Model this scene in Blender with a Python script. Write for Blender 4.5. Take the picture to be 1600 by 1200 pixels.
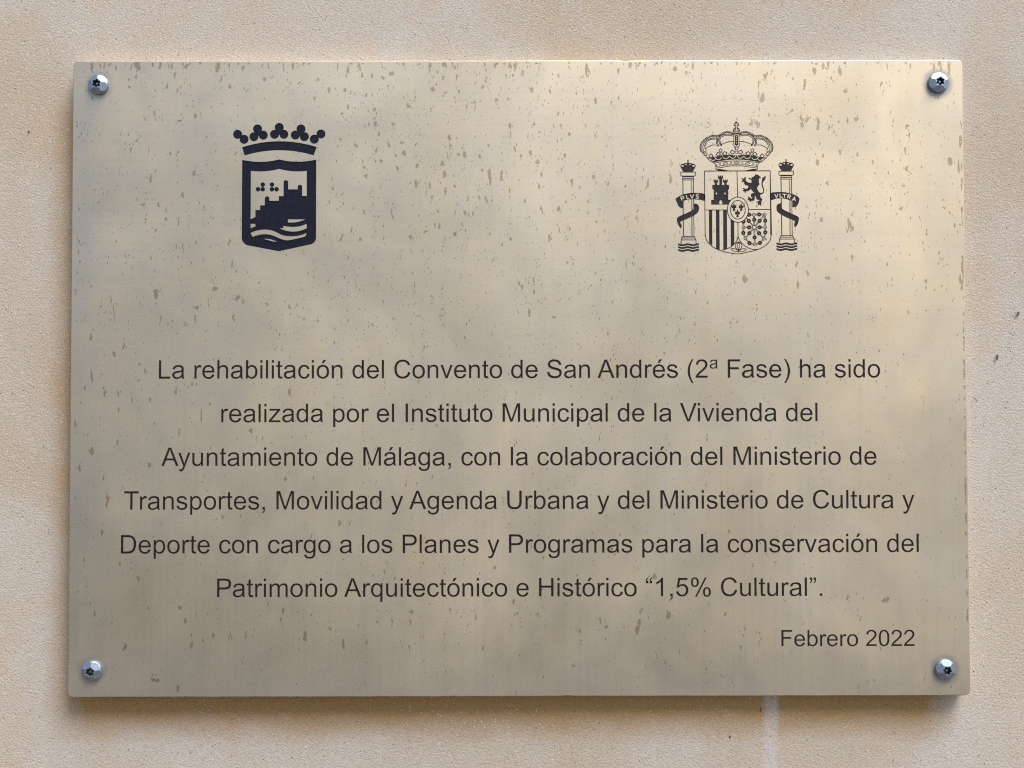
import bpy, bmesh, math, random
import numpy as np
from mathutils import Vector, Matrix
from mathutils.geometry import delaunay_2d_cdt

# ------------------------------------------------------------------ camera, sky, sun, exposure
sc = bpy.context.scene
for o in list(bpy.data.objects):
    bpy.data.objects.remove(o)
COL = sc.collection
R = math.radians
Z0 = 1.60            # height of the plaque's centre above the unseen ground
FRONT = -0.0062      # y of the plaque's front face (wall face is y = 0, street side is -y)

cam = bpy.data.cameras.new('camera')
camo = bpy.data.objects.new('camera', cam)
COL.objects.link(camo)
cam.sensor_width = 36.0
cam.lens = 28.125
cam.clip_start = 0.01
cam.clip_end = 100
def rot(a, ax): return Matrix.Rotation(a, 3, ax)
M = rot(-0.00090126, 'Z') @ rot(0.01905282, 'X') @ rot(0.00178938, 'Y') @ rot(R(90), 'X')
camo.matrix_world = Matrix.Translation((-0.00350832, FRONT - 0.37476869, Z0 - 0.01089046)) @ M.to_4x4()
sc.camera = camo

SUN_EL, SUN_AZ = 61.5, 129.0      # azimuth clockwise from +Y, the street lies towards -Y
w = bpy.data.worlds.new('World'); sc.world = w
w.use_nodes = True
wn = w.node_tree
sky = wn.nodes.new('ShaderNodeTexSky')
sky.sky_type = 'NISHITA'
sky.sun_disc = False
sky.sun_elevation = R(SUN_EL)
sky.sun_rotation = R(SUN_AZ)
sky.dust_density = 2.0
sky.air_density = 1.0
bg = wn.nodes['Background']
bg.inputs['Strength'].default_value = 0.05
wn.links.new(sky.outputs['Color'], bg.inputs['Color'])

sl = bpy.data.lights.new('sun', 'SUN')
sl.energy = 1.5
sl.angle = R(32)
sl.color = (1.0, 0.95, 0.875)
so = bpy.data.objects.new('sun', sl); COL.objects.link(so)
d = Vector((math.sin(R(SUN_AZ)) * math.cos(R(SUN_EL)), math.cos(R(SUN_AZ)) * math.cos(R(SUN_EL)), math.sin(R(SUN_EL))))
so.rotation_euler = d.to_track_quat('Z', 'Y').to_euler()
so.location = Vector((0, 0, Z0)) + d * 4

sc.view_settings.view_transform = 'Standard'
sc.view_settings.look = 'None'
sc.view_settings.gamma = 1
sc.view_settings.exposure = 1.73
sc.render.film_transparent = False
sc.cycles.use_denoising = False
sc.cycles.filter_width = 1.15
sc.cycles.max_bounces = 6
sc.cycles.diffuse_bounces = 3
sc.cycles.glossy_bounces = 3

# ------------------------------------------------------------------ node helpers
def material(name):
    m = bpy.data.materials.new(name)
    m.use_nodes = True
    return m, m.node_tree, m.node_tree.nodes['Principled BSDF']
def node(nt, kind, **kw):
    n = nt.nodes.new(kind)
    for k, v in kw.items():
        if k.startswith('_'):
            setattr(n, k[1:], v)
        else:
            n.inputs[k.replace('_', ' ')].default_value = v
    return n
def coords(nt, scale=(1, 1, 1), rotz=(0, 0, 0), space='Object'):
    tc = nt.nodes.new('ShaderNodeTexCoord')
    mp = nt.nodes.new('ShaderNodeMapping')
    mp.inputs['Scale'].default_value = scale
    mp.inputs['Rotation'].default_value = rotz
    nt.links.new(tc.outputs[space], mp.inputs['Vector'])
    return mp.outputs['Vector']
def noise(nt, vec, scale, detail=4, rough=0.55, dist=0.0):
    n = node(nt, 'ShaderNodeTexNoise', Scale=scale, Detail=detail, Roughness=rough, Distortion=dist)
    nt.links.new(vec, n.inputs['Vector'])
    return n.outputs['Fac']
def ramp(nt, fac, stops):
    r = nt.nodes.new('ShaderNodeValToRGB')
    e = r.color_ramp.elements
    while len(e) < len(stops):
        e.new(0.5)
    for i, (p, c) in enumerate(stops):
        e[i].position = p
        e[i].color = (c, c, c, 1) if isinstance(c, (int, float)) else (*c, 1)
    nt.links.new(fac, r.inputs['Fac'])
    return r.outputs['Color']
def mix(nt, fac, a, b, mode='MIX'):
    n = nt.nodes.new('ShaderNodeMix')
    n.data_type = 'RGBA'
    n.blend_type = mode
    for sock, v in ((n.inputs[0], fac), (n.inputs[6], a), (n.inputs[7], b)):
        if hasattr(v, 'node'):
            nt.links.new(v, sock)
        elif isinstance(v, (int, float)):
            sock.default_value = v if sock.type == 'VALUE' else (v, v, v, 1)
        else:
            sock.default_value = (*v, 1)
    return n.outputs[2]
def mathn(nt, op, a, b=0.0, clamp=False):
    n = nt.nodes.new('ShaderNodeMath'); n.operation = op; n.use_clamp = clamp
    for i, v in enumerate((a, b)):
        if hasattr(v, 'node'):
            nt.links.new(v, n.inputs[i])
        else:
            n.inputs[i].default_value = v
    return n.outputs[0]
def bump(nt, height, dist, strength=1.0, normal=None):
    b = node(nt, 'ShaderNodeBump', Strength=strength, Distance=dist)
    nt.links.new(height, b.inputs['Height'])
    if normal is not None:
        nt.links.new(normal, b.inputs['Normal'])
    return b.outputs['Normal']

# ------------------------------------------------------------------ materials
def mat_wall():
    m, nt, p = material('rendered_wall')
    v = coords(nt)
    big = noise(nt, v, 8.0, 5, 0.6, 0.6)
    mid = noise(nt, v, 26.0, 5, 0.6, 0.4)
    c = ramp(nt, big, [(0.38, (0.58, 0.475, 0.36)), (0.50, (0.605, 0.52, 0.425)), (0.62, (0.62, 0.555, 0.485))])
    pink = ramp(nt, mid, [(0.52, 0.0), (0.72, 1.0)])
    c = mix(nt, mathn(nt, 'MULTIPLY', pink, 0.55), c, (0.62, 0.455, 0.305))
    if True:
        # ochre staining, also painting in the plaque's brown shadow below and at its left
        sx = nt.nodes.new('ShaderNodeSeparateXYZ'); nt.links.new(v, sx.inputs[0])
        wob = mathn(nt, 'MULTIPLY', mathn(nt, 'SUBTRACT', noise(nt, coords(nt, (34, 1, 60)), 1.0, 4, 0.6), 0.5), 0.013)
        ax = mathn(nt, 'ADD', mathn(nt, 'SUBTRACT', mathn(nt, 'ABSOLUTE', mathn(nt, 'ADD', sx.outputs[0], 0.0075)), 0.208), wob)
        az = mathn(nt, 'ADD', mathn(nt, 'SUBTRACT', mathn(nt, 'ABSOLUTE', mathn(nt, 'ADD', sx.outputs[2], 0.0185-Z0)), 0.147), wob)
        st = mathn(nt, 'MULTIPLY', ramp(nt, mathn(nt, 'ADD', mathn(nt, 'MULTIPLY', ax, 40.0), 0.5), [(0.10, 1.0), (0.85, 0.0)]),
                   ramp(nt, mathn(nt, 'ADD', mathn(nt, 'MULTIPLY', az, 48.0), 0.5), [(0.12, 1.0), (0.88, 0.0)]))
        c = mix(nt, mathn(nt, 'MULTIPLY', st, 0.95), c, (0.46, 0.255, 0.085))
        # pale run of old lime wash below the plaque
        ex = mathn(nt, 'ABSOLUTE', mathn(nt, 'ADD', mathn(nt, 'SUBTRACT', sx.outputs[0], 0.1202), mathn(nt, 'MULTIPLY', noise(nt, v, 45.0, 2, 0.5), 0.0035)))
        ex = mathn(nt, 'ADD', ex, mathn(nt, 'MULTIPLY', mathn(nt, 'SUBTRACT', noise(nt, v, 240.0, 3, 0.6), 0.5), 0.0035))
        lm = ramp(nt, mathn(nt, 'MULTIPLY', ex, 100.0), [(0.22, 1.0), (0.46, 0.0)])
        lm = mathn(nt, 'MULTIPLY', lm, mathn(nt, 'LESS_THAN', sx.outputs[2], Z0-0.14))
        c = mix(nt, mathn(nt, 'MULTIPLY', lm, mathn(nt, 'MULTIPLY', mid, 1.15)), c, (0.66, 0.60, 0.57))
    # sand grains
    vo = node(nt, 'ShaderNodeTexVoronoi', Scale=1300.0, Randomness=1.0)
    nt.links.new(v, vo.inputs['Vector'])
    g1 = noise(nt, v, 980.0, 3, 0.65)
    g2 = noise(nt, v, 1700.0, 2, 0.6)
    grain = ramp(nt, g1, [(0.28, 0.84), (0.52, 1.0), (0.75, 1.09)])
    c = mix(nt, 0.75, c, grain, 'MULTIPLY')
    sep = nt.nodes.new('ShaderNodeSeparateColor'); nt.links.new(vo.outputs['Color'], sep.inputs[0])
    cell = ramp(nt, sep.outputs[0], [(0.0, 0.91), (1.0, 1.07)])
    c = mix(nt, 0.8, c, cell, 'MULTIPLY')
    white = mathn(nt, 'MULTIPLY', mathn(nt, 'GREATER_THAN', sep.outputs[1], 0.982), mathn(nt, 'LESS_THAN', vo.outputs['Distance'], 0.42))
    c = mix(nt, white, c, (0.76, 0.71, 0.64))
    pit = mathn(nt, 'MULTIPLY', mathn(nt, 'GREATER_THAN', sep.outputs[2], 0.992), mathn(nt, 'LESS_THAN', vo.outputs['Distance'], 0.36))
    c = mix(nt, pit, c, (0.11, 0.085, 0.06))
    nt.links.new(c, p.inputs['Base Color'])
    p.inputs['Roughness'].default_value = 0.85
    p.inputs['Specular IOR Level'].default_value = 0.35
    h = mathn(nt, 'ADD', mathn(nt, 'MULTIPLY', g1, 0.8), mathn(nt, 'MULTIPLY', g2, 0.55))
    h = mathn(nt, 'ADD', h, mathn(nt, 'MULTIPLY', noise(nt, v, 210.0, 3, 0.5), 0.22))
    h = mathn(nt, 'SUBTRACT', h, mathn(nt, 'MULTIPLY', vo.outputs['Distance'], 0.55))
    nt.links.new(bump(nt, h, 0.00032, 0.6), p.inputs['Normal'])
    return m

def metal(name, tint, rough, rings=()):
    """Champagne-coloured brushed metal; tint is its colour, rough its mean roughness."""
    m, nt, p = material(name)
    v = coords(nt)
    big = noise(nt, v, 9.0, 4, 0.55, 0.8)
    mid = noise(nt, v, 38.0, 4, 0.6, 0.5)
    a = tuple(t * f for t, f in zip(tint, (0.90, 0.88, 0.845))); b = tuple(min(1, t * 1.09) for t in tint)
    c = ramp(nt, big, [(0.32, a), (0.68, b)])
    hue = ramp(nt, mid, [(0.34, (0.985, 0.98, 0.985)), (0.5, (1.0, 1.0, 1.0)), (0.66, (1.018, 1.0, 0.965))])
    hue2 = ramp(nt, noise(nt, coords(nt, (9, 1, 5)), 1.0, 3, 0.5, 0.5), [(0.30, (0.972, 0.966, 0.972)), (0.50, (1.0, 1.0, 1.0)), (0.70, (1.03, 1.0, 0.945))])
    c = mix(nt, 1.0, c, hue2, 'MULTIPLY')
    run = noise(nt, coords(nt, (120, 1, 3.5)), 1.0, 4, 0.6, 0.3)
    c = mix(nt, 1.0, c, ramp(nt, run, [(0.32, (0.975, 0.974, 0.974)), (0.48, (1.0, 1.0, 1.0)), (0.60, (1.0, 1.0, 1.0)), (0.74, (1.015, 1.013, 1.008))]), 'MULTIPLY')
    e0 = nt.nodes.new('ShaderNodeSeparateXYZ'); nt.links.new(v, e0.inputs[0])
    edge = mathn(nt, 'MINIMUM', mathn(nt, 'ADD', e0.outputs[2], 0.149), mathn(nt, 'MULTIPLY', mathn(nt, 'ADD', e0.outputs[0], 0.21), 1.4))
    edge = mathn(nt, 'ADD', edge, mathn(nt, 'MULTIPLY', mathn(nt, 'SUBTRACT', run, 0.5), 0.03))
    grey = ramp(nt, mathn(nt, 'MULTIPLY', edge, 10.0), [(0.02, 1.0), (0.30, 0.0)])
    c = mix(nt, mathn(nt, 'MULTIPLY', grey, 0.7), c, tuple(t*f for t, f in zip(tint, (0.885, 0.90, 0.965))))
    c = mix(nt, 1.0, c, hue, 'MULTIPLY')
    vs = noise(nt, coords(nt, (430, 1, 5)), 1.0, 3, 0.6)
    hs = noise(nt, coords(nt, (4, 1, 520)), 1.0, 3, 0.6)
    sx = nt.nodes.new('ShaderNodeSeparateXYZ'); nt.links.new(v, sx.inputs[0])
    # polished sideways above, up and down below
    sel = ramp(nt, mathn(nt, 'ADD', mathn(nt, 'MULTIPLY', sx.outputs[2], 3.0), noise(nt, v, 7.0, 3, 0.5, 1.0)), [(0.40, 0.0), (0.70, 1.0)])
    br = mix(nt, sel, vs, hs)
    c = mix(nt, 1.0, c, ramp(nt, br, [(0.25, 0.98), (0.5, 1.0), (0.78, 1.015)]), 'MULTIPLY')
    if rings:      # bluish tarnish where the screws were tightened
        for (sx_, sz_), amt in rings:
            vd = node(nt, 'ShaderNodeVectorMath', _operation='DISTANCE')
            nt.links.new(v, vd.inputs[0]); vd.inputs[1].default_value = (sx_, 0, sz_)
            q = mathn(nt, 'ADD', vd.outputs['Value'], mathn(nt, 'MULTIPLY', mathn(nt, 'SUBTRACT', mid, 0.5), 0.004))
            ring_ = ramp(nt, mathn(nt, 'MULTIPLY', q, 100.0), [(0.50, 1.0), (0.80, 0.0)])
            c = mix(nt, mathn(nt, 'MULTIPLY', ring_, amt), c, (0.30, 0.285, 0.31))
    nt.links.new(c, p.inputs['Base Color'])
    p.inputs['Metallic'].default_value = 1.0
    r = mathn(nt, 'ADD', mathn(nt, 'ADD', rough - 0.18, mathn(nt, 'MULTIPLY', mid, 0.14)), mathn(nt, 'MULTIPLY', big, 0.16))
    r = mathn(nt, 'ADD', r, mathn(nt, 'MULTIPLY', br, 0.04))
    nt.links.new(r, p.inputs['Roughness'])
    h = mathn(nt, 'ADD', mathn(nt, 'MULTIPLY', br, 0.000008), mathn(nt, 'MULTIPLY', noise(nt, v, 14.0, 2, 0.5), 0.0012))
    nt.links.new(bump(nt, h, 1.0, 0.5), p.inputs['Normal'])
    return m

def mat_ink(name, col, rough, speck=0.0, speckcol=(0.1, 0.1, 0.16)):
    m, nt, p = material(name)
    v = coords(nt)
    n = noise(nt, v, 420.0, 4, 0.65)
    c = ramp(nt, n, [(0.32, tuple(x * 0.72 for x in col)), (0.55, col), (0.70, tuple(x * 1.75 for x in col))])
    if speck:
        n2 = noise(nt, v, 950.0, 3, 0.7)
        c = mix(nt, mathn(nt, 'MULTIPLY', ramp(nt, n2, [(0.55, 0.0), (0.78, 1.0)]), speck), c, speckcol)
    nt.links.new(c, p.inputs['Base Color'])
    p.inputs['Roughness'].default_value = rough
    p.inputs['Specular IOR Level'].default_value = 0.25
    return m

def mat_plain(name, col, rough=0.8, metallic=0.0, nscale=300.0, amp=0.15):
    m, nt, p = material(name)
    n = noise(nt, coords(nt), nscale, 4, 0.6)
    c = ramp(nt, n, [(0.3, tuple(x * (1 - amp) for x in col)), (0.7, tuple(min(1, x * (1 + amp)) for x in col))])
    nt.links.new(c, p.inputs['Base Color'])
    p.inputs['Roughness'].default_value = rough
    p.inputs['Metallic'].default_value = metallic
    return m

SCREWS = ((-0.1978, 0.1376), (0.1981, 0.1380), (-0.1986, -0.1367), (0.1981, -0.1369))
PLATE_TINT = (0.71, 0.627, 0.492)
MAT = {
    'unseen_ground': mat_plain('unseen_dark_ground', (0.085, 0.075, 0.062), 0.8, 0.0, 6.0, 0.12),  # for the unseen added ground, kept dark to limit its bounce
    'wall': mat_wall(),
    'plate': metal('brushed_champagne_metal', PLATE_TINT, 0.60, tuple(zip(SCREWS, (0.35, 0.9, 0.4, 0.7)))),
    'stain': metal('dulled_water_stained_metal', tuple(a * b for a, b in zip(PLATE_TINT, (0.65, 0.615, 0.565))), 0.62),
    'speck': metal('dark_pitted_metal', tuple(a * b for a, b in zip(PLATE_TINT, (0.54, 0.50, 0.44))), 0.64),
    'scratch': metal('freshly_scratched_metal', (0.95, 0.90, 0.81), 0.52),
    'navy': mat_ink('dark_navy_enamel', (0.0085, 0.0095, 0.022), 0.5, 0.3, (0.05, 0.054, 0.09)),
    'grey_ink': mat_ink('dark_grey_etch_fill', (0.034, 0.027, 0.030), 0.5, 0.2, (0.07, 0.064, 0.08)),
    'brown_ink': mat_ink('dark_brown_etch_fill', (0.021, 0.0155, 0.0125), 0.5),
    'steel': mat_plain('zinc_plated_steel', (0.39, 0.455, 0.53), 0.50, 1.0, 900.0, 0.16),
    'socket_shade': mat_plain('shaded_socket_steel', (0.13, 0.14, 0.16), 0.5, 0.8, 900.0, 0.3),  # steel darkened to put the socket's inner shade into its colour
    'dirt': mat_plain('dark_dirt', (0.11, 0.105, 0.10), 0.9, 0.0, 900.0, 0.4),
    'rust': mat_plain('brown_dirt', (0.26, 0.19, 0.13), 0.9, 0.0, 900.0, 0.3),
}

# ------------------------------------------------------------------ object helpers
def link(name, me, mat=None, parent=None, loc=(0, 0, 0), label=None, kind=None):
    o = bpy.data.objects.new(name, me)
    COL.objects.link(o)
    if mat is not None and me is not None:
        me.materials.append(mat)
    o.parent = parent
    o.location = loc
    if label: o['label'] = label
    if kind: o['kind'] = kind
    return o
def mesh_from(name, verts, faces, smooth=False):
    me = bpy.data.meshes.new(name)
    me.from_pydata(verts, [], faces)
    me.validate(); me.update()
    if smooth:
        me.polygons.foreach_set('use_smooth', [True] * len(me.polygons))
    return me

# ------------------------------------------------------------------ flat artwork: ordered fills and knock-outs -> one clean sheet
def quad(p0, p1, p2, n=8):
    return [((1-t)**2*p0[0]+2*t*(1-t)*p1[0]+t*t*p2[0], (1-t)**2*p0[1]+2*t*(1-t)*p1[1]+t*t*p2[1]) for t in [i/n for i in range(1, n+1)]]
def smooth(pts, n=4, closed=False):
    out = []; N = len(pts)
    for i in range(N if closed else N-1):
        g = (lambda k: pts[k % N]) if closed else (lambda k: pts[max(0, min(N-1, k))])
        a, b, c, e = g(i-1), g(i), g(i+1), g(i+2)
        for k in range(n):
            t = k/n
            out.append(tuple(0.5*((2*b[j])+(-a[j]+c[j])*t+(2*a[j]-5*b[j]+4*c[j]-e[j])*t*t+(-a[j]+3*b[j]-3*c[j]+e[j])*t**3) for j in (0, 1)))
    if not closed: out.append(pts[-1])
    return out
def circle(cx, cy, rx, ry=None, n=20, a0=0.0, a1=360.0):
    ry = rx if ry is None else ry
    full = abs(a1-a0) >= 360
    return [(cx+rx*math.cos(R(a0+(a1-a0)*i/n)), cy+ry*math.sin(R(a0+(a1-a0)*i/n))) for i in range(n if full else n+1)]
def strip(pts, wd, closed=False):
    """Outline of a line of width wd (list of loops)."""
    N = len(pts); L = []; Rr = []
    for i in range(N):
        p = pts[i]
        a = pts[i-1] if (i > 0 or closed) else None
        b = pts[(i+1) % N] if (i < N-1 or closed) else None
        def nrm(u, v):
            dx, dy = v[0]-u[0], v[1]-u[1]; l = math.hypot(dx, dy) or 1e-9
            return (-dy/l, dx/l)
        if a is None: nx, ny = nrm(p, b); k = 1
        elif b is None: nx, ny = nrm(a, p); k = 1
        else:
            n1, n2 = nrm(a, p), nrm(p, b)
            nx, ny = n1[0]+n2[0], n1[1]+n2[1]; l = math.hypot(nx, ny) or 1e-9
            nx, ny = nx/l, ny/l
            k = min(2.0, 1/max(0.3, nx*n1[0]+ny*n1[1]))
        L.append((p[0]+nx*wd/2*k, p[1]+ny*wd/2*k)); Rr.append((p[0]-nx*wd/2*k, p[1]-ny*wd/2*k))
    if closed:
        return [L, Rr[::-1]]
    return [L+Rr[::-1]]
class Art:
    def __init__(s, fn=lambda x, y: (x, y)):
        s.items = []; s.fn = fn
    def use(s, ox, oy, k): s.fn = lambda x, y: (ox+x/k, oy+y/k); s.k = k; return s
    def put(s, loops, ink):
        s.items.append(([[s.fn(*p) for p in l] for l in loops], ink)); return s
    def fill(s, pts, ink=1): return s.put([pts], ink)
    def cut(s, pts): return s.put([pts], 0)
    def line(s, pts, wd, ink=1, closed=False): return s.put(strip(pts, wd, closed), ink)
    def ring(s, cx, cy, ro, ri, n=14): s.fill(circle(cx, cy, ro, n=n)); return s.cut(circle(cx, cy, ri, n=max(8, n-4)))
    def dot(s, cx, cy, r, n=12, ink=1): return s.fill(circle(cx, cy, r, n=n), ink)
def sheet(name, items, to_mm, y=0.0):
    """Planar mesh of the inked area: every edge of every shape goes into one triangulation, a triangle takes the last shape that covers it."""
    V = []; E = []
    for loops, ink in items:
        for l in loops:
            b = len(V); V += [Vector(p) for p in l]
            E += [(b+i, b+(i+1) % len(l)) for i in range(len(l))]
    vo, eo, fo = delaunay_2d_cdt(V, E, [], 0, 1e-5, False)[:3]
    P = np.array([(v.x, v.y) for v in vo]); T = np.array(fo)
    T = T[np.argsort(P[T, 0].mean(axis=1))]
    Cn = P[T].mean(axis=1); ink_of = np.zeros(len(T), int); cx_ = np.ascontiguousarray(Cn[:, 0])
    for loops, ink in items:
        A = np.concatenate([np.array(l) for l in loops]); B = np.concatenate([np.roll(np.array(l), -1, axis=0) for l in loops])
        lo, hi = A.min(0), A.max(0)
        i0, i1 = np.searchsorted(cx_, (lo[0], hi[0]))
        idx = i0+np.nonzero((Cn[i0:i1, 1] >= lo[1]) & (Cn[i0:i1, 1] <= hi[1]))[0]
        if not len(idx): continue
        q = Cn[idx]
        x, yv = q[:, None, 0], q[:, None, 1]
        up = (A[:, 1] <= yv) & (B[:, 1] > yv); dn = (A[:, 1] > yv) & (B[:, 1] <= yv)
        side = (B[:, 0]-A[:, 0])*(yv-A[:, 1])-(x-A[:, 0])*(B[:, 1]-A[:, 1])
        wn_ = (up & (side > 0)).sum(1)-(dn & (side < 0)).sum(1)
        ink_of[idx[wn_ != 0]] = ink
    T = T[ink_of == 1]
    used = np.unique(T); remap = -np.ones(len(P), int); remap[used] = np.arange(len(used))
    verts = []
    for u in used:
        a, b = to_mm(*P[u]); verts.append((a*0.001, y, b*0.001))
    faces = []
    for t in remap[T]:
        (ax, _, az), (bx, _, bz), (cx, _, cz) = (verts[i] for i in t)
        faces.append(tuple(t) if (bx-ax)*(cz-az)-(bz-az)*(cx-ax) > 0 else tuple(t[::-1]))
    return mesh_from(name, verts, faces)

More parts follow.
